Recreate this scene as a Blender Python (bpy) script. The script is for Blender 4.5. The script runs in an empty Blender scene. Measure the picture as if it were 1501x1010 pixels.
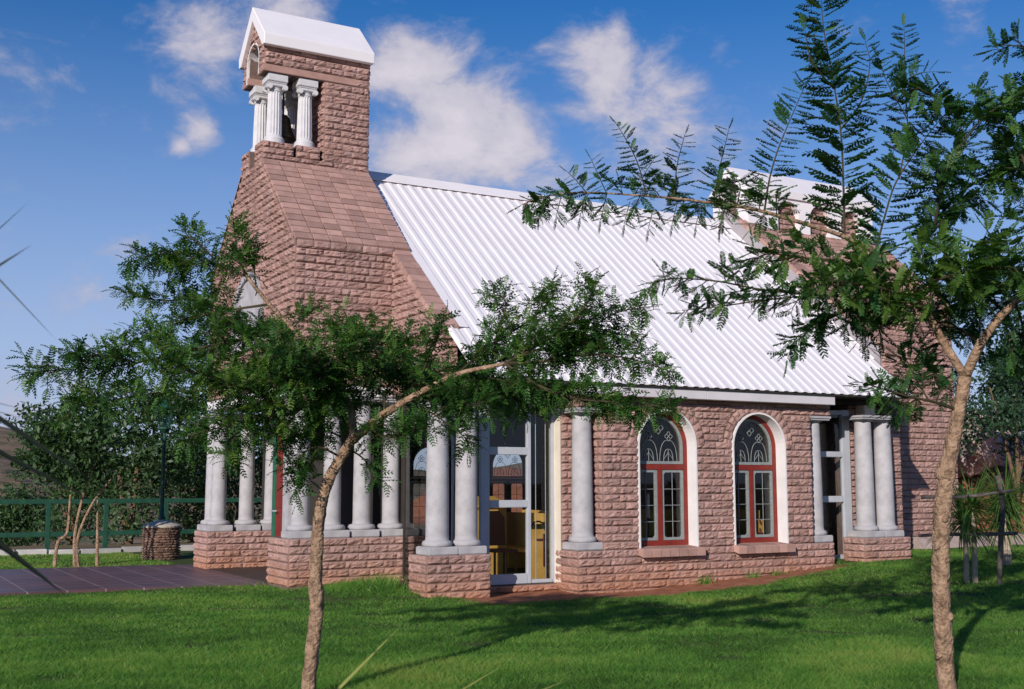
import bpy, bmesh, math, random
import numpy as np
from mathutils import Vector, Matrix, noise as mnoise
R = math.radians
rng = np.random.default_rng(7)
random.seed(7)
sc = bpy.context.scene
col = sc.collection

# ------------------------------------------------------------------ camera
CAM = np.array([-8.6925, -13.54375, 1.46125])
YAW, PITCH, ROLL, FPX = R(29.522), R(6.77), R(-0.059), 1716.41
fwd = np.array([math.sin(YAW)*math.cos(PITCH), math.cos(YAW)*math.cos(PITCH), math.sin(PITCH)])
r0 = np.array([math.cos(YAW), -math.sin(YAW), 0.0]); u0 = np.cross(r0, fwd)
rgt = r0*math.cos(ROLL)+u0*math.sin(ROLL); upv = -r0*math.sin(ROLL)+u0*math.cos(ROLL)
cam = bpy.data.cameras.new('camera'); co = bpy.data.objects.new('camera', cam); col.objects.link(co)
cam.sensor_width = 36.0; cam.lens = FPX/1501*36.0; cam.clip_end = 6000; cam.clip_start = 0.05
co.matrix_world = Matrix(((rgt[0], upv[0], -fwd[0], CAM[0]), (rgt[1], upv[1], -fwd[1], CAM[1]),
                          (rgt[2], upv[2], -fwd[2], CAM[2]), (0, 0, 0, 1)))
cam.dof.use_dof = True; cam.dof.focus_distance = 15.0; cam.dof.aperture_fstop = 9.0
sc.camera = co

def ray(px, py):
    return fwd + rgt*(px-750.5)/FPX - upv*(py-505)/FPX
def AT(px, py, d):                     # world point seen at a photo pixel, d metres in front of the camera
    return CAM + ray(px, py)*d

# ------------------------------------------------------------------ light
SUN = np.array([-1.25, -1.0, 0.60]); SUN /= np.linalg.norm(SUN)
elev = math.asin(SUN[2]); azim = math.atan2(SUN[0], SUN[1])
sl = bpy.data.lights.new('sun', 'SUN'); sl.energy = 4.7; sl.angle = R(0.5); sl.color = (1.0, 0.93, 0.84)
so = bpy.data.objects.new('sun', sl); col.objects.link(so)
so.rotation_euler = Vector(-SUN).to_track_quat('-Z', 'Y').to_euler()
sc.view_settings.view_transform = 'Standard'; sc.view_settings.look = 'None'
sc.view_settings.exposure = 0.0; sc.view_settings.gamma = 1.0

# ------------------------------------------------------------------ world: sky and clouds
w = bpy.data.worlds.new('World'); sc.world = w; w.use_nodes = True
nt = w.node_tree; N = nt.nodes; L = nt.links
for n in list(N): N.remove(n)
out = N.new('ShaderNodeOutputWorld')
sky = N.new('ShaderNodeTexSky'); sky.sky_type = 'NISHITA'; sky.sun_disc = False
sky.sun_elevation = elev; sky.sun_rotation = azim % (2*math.pi); sky.altitude = 0; sky.air_density = 1.0; sky.dust_density = 0.1; sky.ozone_density = 5.0
hs = N.new('ShaderNodeHueSaturation'); hs.inputs['Saturation'].default_value = 1.25; hs.inputs['Value'].default_value = 1.0
L.new(sky.outputs[0], hs.inputs['Color'])
tc = N.new('ShaderNodeTexCoord')
# pale haze band that lies round the whole horizon
sx = N.new('ShaderNodeSeparateXYZ'); L.new(tc.outputs['Generated'], sx.inputs[0])
hz = N.new('ShaderNodeMapRange'); hz.interpolation_type = 'SMOOTHSTEP'; L.new(sx.outputs['Z'], hz.inputs[0])
hz.inputs[1].default_value = -0.02; hz.inputs[2].default_value = 0.42; hz.inputs[3].default_value = 0.85; hz.inputs[4].default_value = 0.0
hm = N.new('ShaderNodeMix'); hm.data_type = 'RGBA'; L.new(hz.outputs[0], hm.inputs[0]); vmx = N.new('ShaderNodeVectorMath'); vmx.operation = 'MULTIPLY'; vmx.inputs[1].default_value = (1.35, 0.98, 1.08); L.new(hs.outputs[0], vmx.inputs[0]); L.new(vmx.outputs[0], hm.inputs[6]); hm.inputs[7].default_value = (4.2, 5.2, 7.6, 1)
bg = N.new('ShaderNodeBackground'); bg.inputs[1].default_value = 0.098; L.new(hm.outputs[2], bg.inputs[0])
def mth(op, a, b=None, c=None, clamp=False):
    n = N.new('ShaderNodeMath'); n.operation = op; n.use_clamp = clamp
    for i, v in enumerate((a, b, c)):
        if v is None: continue
        if isinstance(v, (int, float)): n.inputs[i].default_value = v
        else: L.new(v, n.inputs[i])
    return n.outputs[0]
nz = N.new('ShaderNodeTexNoise'); nz.inputs['Scale'].default_value = 11.0; nz.inputs['Detail'].default_value = 12.0; nz.inputs['Roughness'].default_value = 0.62; nz.inputs['Distortion'].default_value = 0.25
mp = N.new('ShaderNodeMapping'); mp.inputs['Scale'].default_value = (1, 1, 1.7); L.new(tc.outputs['Generated'], mp.inputs[0]); L.new(mp.outputs[0], nz.inputs['Vector'])
# cloud banks: direction, angular radius (deg), weight
BANKS = [(310, 60, 2.6, .78), (430, 30, 3.0, .75), (250, 20, 2.0, .45), (590, 110, 3.0, 1.0), (660, 180, 3.8, 1.1), (590, 220, 3.0, 1.0), (750, 225, 3.2, .95), (700, 130, 2.2, .7), (700, 90, 1.8, .55),
         (298, 192, 1.0, .85), (266, 214, .6, .7), (880, 120, 3.0, 1.05), (970, 140, 2.8, .95), (930, 190, 3.0, .8), (1060, 85, 1.6, .5), (1060, 230, 3.5, .5), (800, 265, 3.0, .55),
         (30, 640, 7.0, .42), (-250, 500, 14.0, .5), (1400, 40, 3.0, .38), (1290, 25, 2.5, .36), (2100, 200, 9, .8), (2400, 350, 10, .7), (-700, 250, 10, .8), (1900, -300, 8, .8), (100, -500, 9, .8)]
acc = None
for (px, py, rad, wt) in BANKS:
    d = ray(px, py); d = d/np.linalg.norm(d)
    vm = N.new('ShaderNodeVectorMath'); vm.operation = 'DOT_PRODUCT'; vm.inputs[1].default_value = tuple(d); L.new(tc.outputs['Generated'], vm.inputs[0])
    k = 1-math.cos(R(rad))
    e = mth('MULTIPLY', mth('POWER', 2.718, mth('MULTIPLY', mth('SUBTRACT', vm.outputs['Value'], 1.0), 1.0/k)), wt)
    acc = e if acc is None else mth('MAXIMUM', acc, e)
dens = mth('ADD', mth('MULTIPLY', acc, 0.62), mth('MULTIPLY', mth('SUBTRACT', nz.outputs['Fac'], 0.5), 1.75))
mr = N.new('ShaderNodeMapRange'); mr.interpolation_type = 'SMOOTHSTEP'; L.new(dens, mr.inputs[0])
mr.inputs[1].default_value = 0.17; mr.inputs[2].default_value = 0.66; mr.inputs[3].default_value = 0; mr.inputs[4].default_value = 0.92
cr = N.new('ShaderNodeValToRGB'); cr.color_ramp.elements[0].position = 0.3; cr.color_ramp.elements[0].color = (0.50, 0.49, 0.62, 1)
cr.color_ramp.elements[1].position = 0.9; cr.color_ramp.elements[1].color = (0.84, 0.78, 0.84, 1); L.new(dens, cr.inputs[0])
bc = N.new('ShaderNodeBackground'); L.new(cr.outputs[0], bc.inputs[0]); bc.inputs[1].default_value = 0.88
mx = N.new('ShaderNodeMixShader'); L.new(mr.outputs[0], mx.inputs[0]); L.new(bg.outputs[0], mx.inputs[1]); L.new(bc.outputs[0], mx.inputs[2])
L.new(mx.outputs[0], out.inputs[0])

# ------------------------------------------------------------------ materials
def mat(name, c1, c2=None, scale=8.0, rough=0.8, bump=0.0, bscale=40.0, tint=False, spec=0.3, metal=0.0, detail=6, bdist=0.01, coord='Object', c3=None, tamt=(0.62, 1.3)):
    m = bpy.data.materials.new(name); m.use_nodes = True; t = m.node_tree; n = t.nodes; l = t.links
    b = n['Principled BSDF']; b.inputs['Roughness'].default_value = rough; b.inputs['Specular IOR Level'].default_value = spec; b.inputs['Metallic'].default_value = metal
    tcx = n.new('ShaderNodeTexCoord')
    src = None
    if c2 is not None:
        nn = n.new('ShaderNodeTexNoise'); nn.inputs['Scale'].default_value = scale; nn.inputs['Detail'].default_value = detail; nn.inputs['Roughness'].default_value = 0.62
        l.new(tcx.outputs[coord], nn.inputs['Vector'])
        r = n.new('ShaderNodeValToRGB'); r.color_ramp.elements[0].position = 0.33; r.color_ramp.elements[1].position = 0.67
        r.color_ramp.elements[0].color = (*c1, 1); r.color_ramp.elements[1].color = (*c2, 1)
        if c3 is not None:
            e = r.color_ramp.elements.new(0.52); e.color = (*c3, 1)
        l.new(nn.outputs['Fac'], r.inputs[0]); src = r.outputs[0]
    if tint:
        at = n.new('ShaderNodeAttribute'); at.attribute_name = 'tint'
        mrr = n.new('ShaderNodeMapRange'); mrr.inputs[3].default_value = tamt[0]; mrr.inputs[4].default_value = tamt[1]; l.new(at.outputs['Fac'], mrr.inputs[0])
        vm = n.new('ShaderNodeVectorMath'); vm.operation = 'SCALE'
        if src is not None: l.new(src, vm.inputs[0])
        else: vm.inputs[0].default_value = c1
        l.new(mrr.outputs[0], vm.inputs['Scale']); src = vm.outputs[0]
    if src is not None: l.new(src, b.inputs['Base Color'])
    else: b.inputs['Base Color'].default_value = (*c1, 1)
    if bump:
        nb = n.new('ShaderNodeTexNoise'); nb.inputs['Scale'].default_value = bscale; nb.inputs['Detail'].default_value = 6
        l.new(tcx.outputs[coord], nb.inputs['Vector'])
        bp = n.new('ShaderNodeBump'); bp.inputs['Strength'].default_value = bump; bp.inputs['Distance'].default_value = bdist
        l.new(nb.outputs['Fac'], bp.inputs['Height']); l.new(bp.outputs[0], b.inputs['Normal'])
    return m

def leafmat(name, c1, c2, trans=0.35, rough=0.5, tint=(0.5, 1.5), hi=None):
    m = mat(name, c1, c2, scale=3.0, rough=rough, tint=True, tamt=tint, spec=0.35)
    t = m.node_tree; n = t.nodes; l = t.links; b = n['Principled BSDF']; o = n['Material Output']
    tr = n.new('ShaderNodeBsdfTranslucent'); mxs = n.new('ShaderNodeMixShader'); mxs.inputs[0].default_value = trans
    src = b.inputs['Base Color'].links[0].from_socket
    if hi is not None:                                  # the youngest / driest blades are yellower
        at = n.new('ShaderNodeAttribute'); at.attribute_name = 'tint'; mh = n.new('ShaderNodeMapRange'); mh.inputs[1].default_value = .62; mh.inputs[2].default_value = 1.0; l.new(at.outputs['Fac'], mh.inputs[0])
        mc = n.new('ShaderNodeMix'); mc.data_type = 'RGBA'; l.new(mh.outputs[0], mc.inputs[0]); l.new(src, mc.inputs[6]); mc.inputs[7].default_value = (*hi, 1); src = mc.outputs[2]; l.new(src, b.inputs['Base Color'])
    vm = n.new('ShaderNodeVectorMath'); vm.operation = 'MULTIPLY'; vm.inputs[1].default_value = (1.5, 1.6, 0.5); l.new(src, vm.inputs[0]); l.new(vm.outputs[0], tr.inputs[0])
    l.new(b.outputs[0], mxs.inputs[1]); l.new(tr.outputs[0], mxs.inputs[2]); l.new(mxs.outputs[0], o.inputs[0])
    return m

M = {}
M['stone'] = mat('split_stone', (0.335, 0.20, 0.172), (0.42, 0.272, 0.243), scale=5, rough=0.92, bump=0.7, bscale=75, tint=True, tamt=(.74, 1.24), c3=(0.38, 0.234, 0.205), bdist=0.012, spec=0.15)
def splash(m, z0, z1, c, amt):
    t = m.node_tree; n = t.nodes; l = t.links; b = n['Principled BSDF']; src = b.inputs['Base Color'].links[0].from_socket
    geo = n.new('ShaderNodeNewGeometry'); sp_ = n.new('ShaderNodeSeparateXYZ'); l.new(geo.outputs['Position'], sp_.inputs[0])
    nn = n.new('ShaderNodeTexNoise'); nn.inputs['Scale'].default_value = 2.2; nn.inputs['Detail'].default_value = 7; l.new(geo.outputs['Position'], nn.inputs['Vector'])
    ad = n.new('ShaderNodeMath'); ad.operation = 'MULTIPLY_ADD'; ad.inputs[1].default_value = -.55; l.new(nn.outputs['Fac'], ad.inputs[0]); l.new(sp_.outputs['Z'], ad.inputs[2])
    mr_ = n.new('ShaderNodeMapRange'); mr_.inputs[1].default_value = z0; mr_.inputs[2].default_value = z1; mr_.inputs[3].default_value = amt; mr_.inputs[4].default_value = 0; l.new(ad.outputs[0], mr_.inputs[0])
    mc = n.new('ShaderNodeMix'); mc.data_type = 'RGBA'; l.new(mr_.outputs[0], mc.inputs[0]); l.new(src, mc.inputs[6]); mc.inputs[7].default_value = (*c, 1); l.new(mc.outputs[2], b.inputs['Base Color'])
splash(M['stone'], -.28, .16, (0.40, 0.185, 0.105), .75)
M['mortar'] = mat('mortar', (0.13, 0.085, 0.075), (0.19, 0.13, 0.11), scale=12, rough=0.95, bump=0.4)
M['paver'] = mat('roof_paver', (0.35, 0.205, 0.17), (0.45, 0.275, 0.235), scale=6, rough=0.85, bump=0.25, bscale=90, tint=True, tamt=(0.78, 1.2), spec=0.2)
M['column'] = mat('cast_concrete', (0.33, 0.315, 0.335), (0.46, 0.44, 0.46), scale=4.5, rough=0.8, bump=0.25, bscale=30, spec=0.25, bdist=0.006)
M['whitestone'] = mat('white_plaster_column', (0.52, 0.50, 0.525), (0.64, 0.62, 0.64), scale=6, rough=0.75, bump=0.15, bscale=50)
M['plaster'] = mat('white_plaster', (0.66, 0.63, 0.64), (0.76, 0.73, 0.73), scale=3, rough=0.85, bump=0.1, bscale=30)
M['cream'] = mat('cream_plaster', (0.62, 0.54, 0.44), (0.72, 0.64, 0.54), scale=3, rough=0.85)
M['roof'] = mat('white_roof_sheet', (0.77, 0.72, 0.745), (0.82, 0.775, 0.795), scale=1.6, rough=0.5, spec=0.35)
M['fascia'] = mat('grey_white_fascia', (0.56, 0.52, 0.55), (0.64, 0.60, 0.63), scale=2, rough=0.6)
M['flash'] = mat('grey_flashing', (0.30, 0.275, 0.29), (0.38, 0.345, 0.36), scale=3, rough=0.7)
M['alum'] = mat('grey_window_frame', (0.40, 0.42, 0.47), (0.47, 0.48, 0.53), scale=4, rough=0.45, spec=0.5)
M['red'] = mat('red_painted_wood', (0.165, 0.016, 0.010), (0.22, 0.026, 0.016), scale=9, rough=0.5, spec=0.4)
M['green'] = mat('green_paint', (0.010, 0.052, 0.032), (0.016, 0.078, 0.048), scale=8, rough=0.5, spec=0.4)
M['greenl'] = mat('light_green_paint', (0.02, 0.10, 0.06), (0.03, 0.14, 0.085), scale=8, rough=0.5)
M['lead'] = mat('leading', (0.20, 0.22, 0.22), (0.27, 0.29, 0.29), scale=20, rough=0.6)
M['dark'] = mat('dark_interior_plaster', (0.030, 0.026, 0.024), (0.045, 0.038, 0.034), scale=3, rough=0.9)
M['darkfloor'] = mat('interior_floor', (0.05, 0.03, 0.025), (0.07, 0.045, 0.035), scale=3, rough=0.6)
M['wood'] = mat('yellow_pine', (0.58, 0.32, 0.065), (0.70, 0.42, 0.12), scale=4, rough=0.5, bump=0.1)
M['darkwood'] = mat('dark_red_wood', (0.12, 0.03, 0.02), (0.16, 0.04, 0.03), scale=6, rough=0.6)
M['bell'] = mat('bell_bronze', (0.05, 0.035, 0.025), (0.09, 0.06, 0.035), scale=10, rough=0.45, metal=0.6)
M['lampglass'] = mat('lamp_glass', (0.55, 0.58, 0.62), (0.65, 0.68, 0.70), scale=6, rough=0.2)
M['drystone'] = mat('dry_stone', (0.13, 0.075, 0.055), (0.30, 0.20, 0.15), scale=7, rough=0.95, bump=0.7, bscale=40, tint=True, c3=(0.2, 0.12, 0.09), tamt=(0.45, 1.45))
M['cement'] = mat('cement', (0.40, 0.35, 0.29), (0.50, 0.44, 0.36), scale=6, rough=0.9, bump=0.3)
M['kerb'] = mat('pale_kerb', (0.40, 0.38, 0.37), (0.52, 0.50, 0.48), scale=4, rough=0.9, bump=0.3, tint=True, tamt=(.7, 1.2))
M['bark'] = mat('young_bark', (0.12, 0.075, 0.05), (0.43, 0.29, 0.20), scale=17, rough=0.95, bump=1.0, bscale=46, c3=(0.34, 0.22, 0.145), bdist=0.03, detail=10)
M['barkdark'] = mat('dark_bark', (0.10, 0.065, 0.04), (0.20, 0.13, 0.08), scale=14, rough=0.95, bump=0.8, bscale=40)
M['twigwood'] = mat('grey_pole_wood', (0.05, 0.042, 0.04), (0.13, 0.11, 0.10), scale=14, rough=0.95, bump=0.8, bscale=40)
M['palebark'] = mat('pale_bark', (0.28, 0.22, 0.17), (0.42, 0.34, 0.26), scale=14, rough=0.95, bump=0.8, bscale=40)
M['leaf'] = leafmat('acacia_leaf', (0.024, 0.078, 0.026), (0.042, 0.118, 0.030), 0.32, hi=(0.09, 0.17, 0.03))
M['leafl'] = leafmat('acacia_leaf_light', (0.028, 0.088, 0.020), (0.050, 0.13, 0.024), 0.34, hi=(0.12, 0.20, 0.03))
M['twigbark'] = mat('green_brown_twig', (0.03, 0.032, 0.016), (0.075, 0.055, 0.03), scale=9, rough=0.9)
M['bush'] = leafmat('bush_leaf', (0.03, 0.072, 0.026), (0.06, 0.115, 0.036), 0.25)
M['bushr'] = leafmat('far_tree_leaf', (0.02, 0.055, 0.03), (0.04, 0.085, 0.04), 0.2)
M['spike'] = leafmat('spike_leaf', (0.05, 0.07, 0.035), (0.10, 0.11, 0.06), 0.1, tint=(.25, 2.2))
M['strapleaf'] = leafmat('strap_leaf', (0.06, 0.14, 0.03), (0.11, 0.20, 0.05), 0.3)
M['blade'] = leafmat('yellow_green_blade', (0.22, 0.26, 0.06), (0.34, 0.34, 0.10), 0.25)
M['grass'] = leafmat('grass_blade', (0.078, 0.215, 0.032), (0.125, 0.265, 0.046), 0.45, tint=(0.5, 1.75), hi=(0.30, 0.36, 0.09))
M['rock'] = mat('pale_rock', (0.28, 0.20, 0.18), (0.45, 0.36, 0.33), scale=3, rough=0.95, bump=0.8, bscale=12)
M['dry'] = leafmat('dry_shrub', (0.13, 0.11, 0.05), (0.19, 0.15, 0.08), 0.1)

def glassmat():
    m = bpy.data.materials.new('window_glass'); m.use_nodes = True; t = m.node_tree; n = t.nodes; l = t.links
    n.remove(n['Principled BSDF']); o = n['Material Output']
    lw_ = n.new('ShaderNodeLayerWeight'); pw = n.new('ShaderNodeMath'); pw.operation = 'POWER'; pw.inputs[1].default_value = 4.0; l.new(lw_.outputs['Facing'], pw.inputs[0])
    fr = n.new('ShaderNodeMath'); fr.operation = 'MULTIPLY_ADD'; fr.inputs[1].default_value = 0.94; fr.inputs[2].default_value = 0.05; l.new(pw.outputs[0], fr.inputs[0])
    tr = n.new('ShaderNodeBsdfTransparent'); tr.inputs[0].default_value = (0.80, 0.83, 0.82, 1)
    gl = n.new('ShaderNodeBsdfGlossy'); gl.inputs['Roughness'].default_value = 0.02
    ms = n.new('ShaderNodeMixShader'); l.new(fr.outputs[0], ms.inputs[0]); l.new(tr.outputs[0], ms.inputs[1]); l.new(gl.outputs[0], ms.inputs[2]); l.new(ms.outputs[0], o.inputs[0])
    return m
M['glass'] = glassmat()

def groundmat():
    m = bpy.data.materials.new('lawn_soil'); m.use_nodes = True; t = m.node_tree; n = t.nodes; l = t.links
    b = n['Principled BSDF']; b.inputs['Roughness'].default_value = 0.95; b.inputs['Specular IOR Level'].default_value = 0.1
    geo = n.new('ShaderNodeNewGeometry')
    def noise(s, d=6):
        x = n.new('ShaderNodeTexNoise'); x.inputs['Scale'].default_value = s; x.inputs['Detail'].default_value = d; l.new(geo.outputs['Position'], x.inputs['Vector']); return x.outputs['Fac']
    def ramp(f, c1, c2, p1=.35, p2=.65):
        r = n.new('ShaderNodeValToRGB'); r.color_ramp.elements[0].color = (*c1, 1); r.color_ramp.elements[1].color = (*c2, 1); r.color_ramp.elements[0].position = p1; r.color_ramp.elements[1].position = p2
        l.new(f, r.inputs[0]); return r.outputs[0]
    grass = ramp(noise(3), (0.05, 0.075, 0.022), (0.085, 0.095, 0.035))
    soil = ramp(noise(6), (0.26, 0.10, 0.055), (0.38, 0.17, 0.10))
    veld = ramp(noise(.05), (0.22, 0.15, 0.09), (0.12, 0.11, 0.05))
    at = n.new('ShaderNodeAttribute'); at.attribute_name = 'soil'
    at2 = n.new('ShaderNodeAttribute'); at2.attribute_name = 'veld'
    def mix(f, a, c):
        x = n.new('ShaderNodeMix'); x.data_type = 'RGBA'; l.new(f, x.inputs[0]); l.new(a, x.inputs[6]); l.new(c, x.inputs[7]); return x.outputs[2]
    c = mix(at.outputs['Fac'], grass, soil); c = mix(at2.outputs['Fac'], c, veld); l.new(c, b.inputs['Base Color'])
    bp = n.new('ShaderNodeBump'); bp.inputs['Strength'].default_value = 0.6; bp.inputs['Distance'].default_value = 0.03; l.new(noise(18), bp.inputs['Height']); l.new(bp.outputs[0], b.inputs['Normal'])
    return m
M['ground'] = groundmat()

def pavingmat():
    m = bpy.data.materials.new('paving_tiles'); m.use_nodes = True; t = m.node_tree; n = t.nodes; l = t.links
    b = n['Principled BSDF']; b.inputs['Roughness'].default_value = 0.42; b.inputs['Specular IOR Level'].default_value = 0.5
    geo = n.new('ShaderNodeNewGeometry')
    br = n.new('ShaderNodeTexBrick'); br.offset = 0.0; br.inputs['Scale'].default_value = 1.0
    br.inputs['Brick Width'].default_value = 0.5; br.inputs['Row Height'].default_value = 0.5; br.inputs['Mortar Size'].default_value = 0.011; br.inputs['Mortar Smooth'].default_value = 0.1
    br.inputs['Color1'].default_value = (0.105, 0.053, 0.062, 1); br.inputs['Color2'].default_value = (0.15, 0.07, 0.076, 1); br.inputs['Mortar'].default_value = (0.30, 0.22, 0.21, 1)
    l.new(geo.outputs['Position'], br.inputs['Vector'])
    nn = n.new('ShaderNodeTexNoise'); nn.inputs['Scale'].default_value = 2.5; nn.inputs['Detail'].default_value = 7; l.new(geo.outputs['Position'], nn.inputs['Vector'])
    x = n.new('ShaderNodeMix'); x.data_type = 'RGBA'; x.blend_type = 'MULTIPLY'; x.inputs[0].default_value = 0.6; l.new(br.outputs['Color'], x.inputs[6])
    r = n.new('ShaderNodeValToRGB'); r.color_ramp.elements[0].color = (0.5, 0.5, 0.5, 1); r.color_ramp.elements[1].color = (1.2, 1.2, 1.2, 1); l.new(nn.outputs['Fac'], r.inputs[0]); l.new(r.outputs[0], x.inputs[7])
    l.new(x.outputs[2], b.inputs['Base Color'])
    mr_ = n.new('ShaderNodeMapRange'); mr_.inputs[3].default_value = .3; mr_.inputs[4].default_value = .6; l.new(nn.outputs['Fac'], mr_.inputs[0]); l.new(mr_.outputs[0], b.inputs['Roughness'])
    bp = n.new('ShaderNodeBump'); bp.inputs['Strength'].default_value = 0.4; bp.inputs['Distance'].default_value = 0.004; bp.invert = True; l.new(br.outputs['Fac'], bp.inputs['Height']); l.new(bp.outputs[0], b.inputs['Normal'])
    return m
M['paving'] = pavingmat()

# ------------------------------------------------------------------ mesh helpers
class MB:
    def __init__(s): s.v = []; s.f = []; s.t = []
    def add(s, verts, faces, tint=0.5):
        o = len(s.v); s.v.extend([tuple(map(float, p)) for p in verts]); s.f.extend([tuple(o+i for i in f) for f in faces]); s.t.extend([tint]*len(faces))
    def box(s, x0, x1, y0, y1, z0, z1, tint=0.5, bev=0.0):
        if bev:
            bm = bmesh.new(); bmesh.ops.create_cube(bm, size=1)
            for v in bm.verts: v.co = Vector(((x0+x1)/2+v.co.x*(x1-x0), (y0+y1)/2+v.co.y*(y1-y0), (z0+z1)/2+v.co.z*(z1-z0)))
            bmesh.ops.bevel(bm, geom=bm.edges[:], offset=bev, segments=2, affect='EDGES')
            s.add([v.co for v in bm.verts], [[v.index for v in f.verts] for f in bm.faces], tint); bm.free(); return
        V = [(x, y, z) for x in (x0, x1) for y in (y0, y1) for z in (z0, z1)]
        s.add(V, [(0, 1, 3, 2), (4, 6, 7, 5), (0, 4, 5, 1), (2, 3, 7, 6), (0, 2, 6, 4), (1, 5, 7, 3)], tint)
    def lathe(s, prof, c=(0, 0, 0), n=24, tint=0.5, flute=0, fdepth=0.0):
        vs = []; fs = []; k = len(prof)
        for i in range(n):
            a = 2*math.pi*i/n
            for (r, z, *fl) in prof:
                rr = r - (fdepth if (flute and fl and fl[0] and i % 2) else 0)
                vs.append((c[0]+rr*math.cos(a), c[1]+rr*math.sin(a), c[2]+z))
        for i in range(n):
            j = (i+1) % n
            for q in range(k-1): fs.append((i*k+q, j*k+q, j*k+q+1, i*k+q+1))
        fs.append(tuple(i*k+k-1 for i in range(n))); fs.append(tuple(i*k for i in range(n))[::-1])
        s.add(vs, fs, tint)
    def tube(s, pts, radii, n=8, tint=0.5, rough=0.0, cap=True):
        pts = np.array(pts, float); m = len(pts)
        if np.isscalar(radii): radii = [radii]*m
        vs = []; prev = None
        for i in range(m):
            t = pts[min(i+1, m-1)]-pts[max(i-1, 0)]; t /= np.linalg.norm(t)+1e-9
            if prev is None:
                a = np.array([0, 0, 1.0]) if abs(t[2]) < .9 else np.array([1.0, 0, 0])
                u = np.cross(t, a)
            else: u = prev - t*np.dot(prev, t)
            u /= np.linalg.norm(u)+1e-9; prev = u; v = np.cross(t, u)
            for k in range(n):
                a = 2*math.pi*k/n; rr = radii[i]*(1+rough*(random.random()-.5)+(rough*1.1*mnoise.noise(Vector((pts[i][0]*9+math.cos(a)*1.3, pts[i][1]*9+math.sin(a)*1.3, pts[i][2]*14))) if rough else 0))
                vs.append(pts[i]+(u*math.cos(a)+v*math.sin(a))*rr)
        fs = []
        for i in range(m-1):
            for k in range(n):
                k2 = (k+1) % n; fs.append((i*n+k, i*n+k2, (i+1)*n+k2, (i+1)*n+k))
        if cap: fs.append(tuple(range(n))[::-1]); fs.append(tuple((m-1)*n+k for k in range(n)))
        s.add(vs, fs, tint)
    def prism(s, poly, axis, a0, a1, tint=0.5):      # poly in the two other axes (in cyclic order), extruded along axis
        def P(p, a):
            return {'x': (a, p[0], p[1]), 'y': (p[0], a, p[1]), 'z': (p[0], p[1], a)}[axis]
        n = len(poly); vs = [P(p, a0) for p in poly]+[P(p, a1) for p in poly]
        fs = [tuple(range(n))[::-1], tuple(range(n, 2*n))]+[(i, (i+1) % n, n+(i+1) % n, n+i) for i in range(n)]
        s.add(vs, fs, tint)
    def loft(s, A, B, tint=0.5, close=True):         # quads between two rings
        n = len(A); m = n if close else n-1
        s.add(list(A)+list(B), [(i, (i+1) % n, n+(i+1) % n, n+i) for i in range(m)], tint)
    def build(s, name, m, parent=None, smooth=False, loc=None, fix=False):
        me = bpy.data.meshes.new(name); me.from_pydata(s.v, [], s.f)
        me.materials.append(m)
        a = me.attributes.new('tint', 'FLOAT', 'FACE'); a.data.foreach_set('value', np.array(s.t, dtype=np.float32))
        if fix:
            bm = bmesh.new(); bm.from_mesh(me); bmesh.ops.recalc_face_normals(bm, faces=bm.faces); bm.to_mesh(me); bm.free()
        if smooth: me.polygons.foreach_set('use_smooth', [True]*len(me.polygons))
        o = bpy.data.objects.new(name, me); col.objects.link(o)
        if parent is not None: o.parent = parent
        if loc is not None: o.location = loc
        return o

def npmesh(name, v, f, m, parent=None, tint=None, smooth=False):
    """v (n,3) floats, f (k,c) ints with c corners each"""
    me = bpy.data.meshes.new(name); k, c = f.shape
    me.vertices.add(len(v)); me.vertices.foreach_set('co', np.ascontiguousarray(v, dtype=np.float32).ravel())
    me.loops.add(k*c); me.loops.foreach_set('vertex_index', np.ascontiguousarray(f, dtype=np.int32).ravel())
    me.polygons.add(k); me.polygons.foreach_set('loop_start', np.arange(0, k*c, c, dtype=np.int32)); me.polygons.foreach_set('loop_total', np.full(k, c, dtype=np.int32))
    me.update(calc_edges=True); me.materials.append(m)
    if tint is not None:
        a = me.attributes.new('tint', 'FLOAT', 'FACE'); a.data.foreach_set('value', np.ascontiguousarray(tint, dtype=np.float32))
    if smooth: me.polygons.foreach_set('use_smooth', [True]*k)
    o = bpy.data.objects.new(name, me); col.objects.link(o)
    if parent is not None: o.parent = parent
    return o

def thing(name, label, cat, loc=(0, 0, 0), group=None):
    o = bpy.data.objects.new(name, None); col.objects.link(o); o.location = loc; o.empty_display_size = .3
    o['label'] = label; o['category'] = cat
    if group: o['group'] = group
    return o
def tag(o, label, cat, group=None, kind=None):
    if label: o['label'] = label
    if cat: o['category'] = cat
    if group: o['group'] = group
    if kind: o['kind'] = kind
    return o
def copyob(o, parent, loc=None):
    c = o.copy(); col.objects.link(c); c.parent = parent
    if loc is not None: c.location = loc
    for ch in o.children: copyob(ch, c)
    return c

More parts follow.
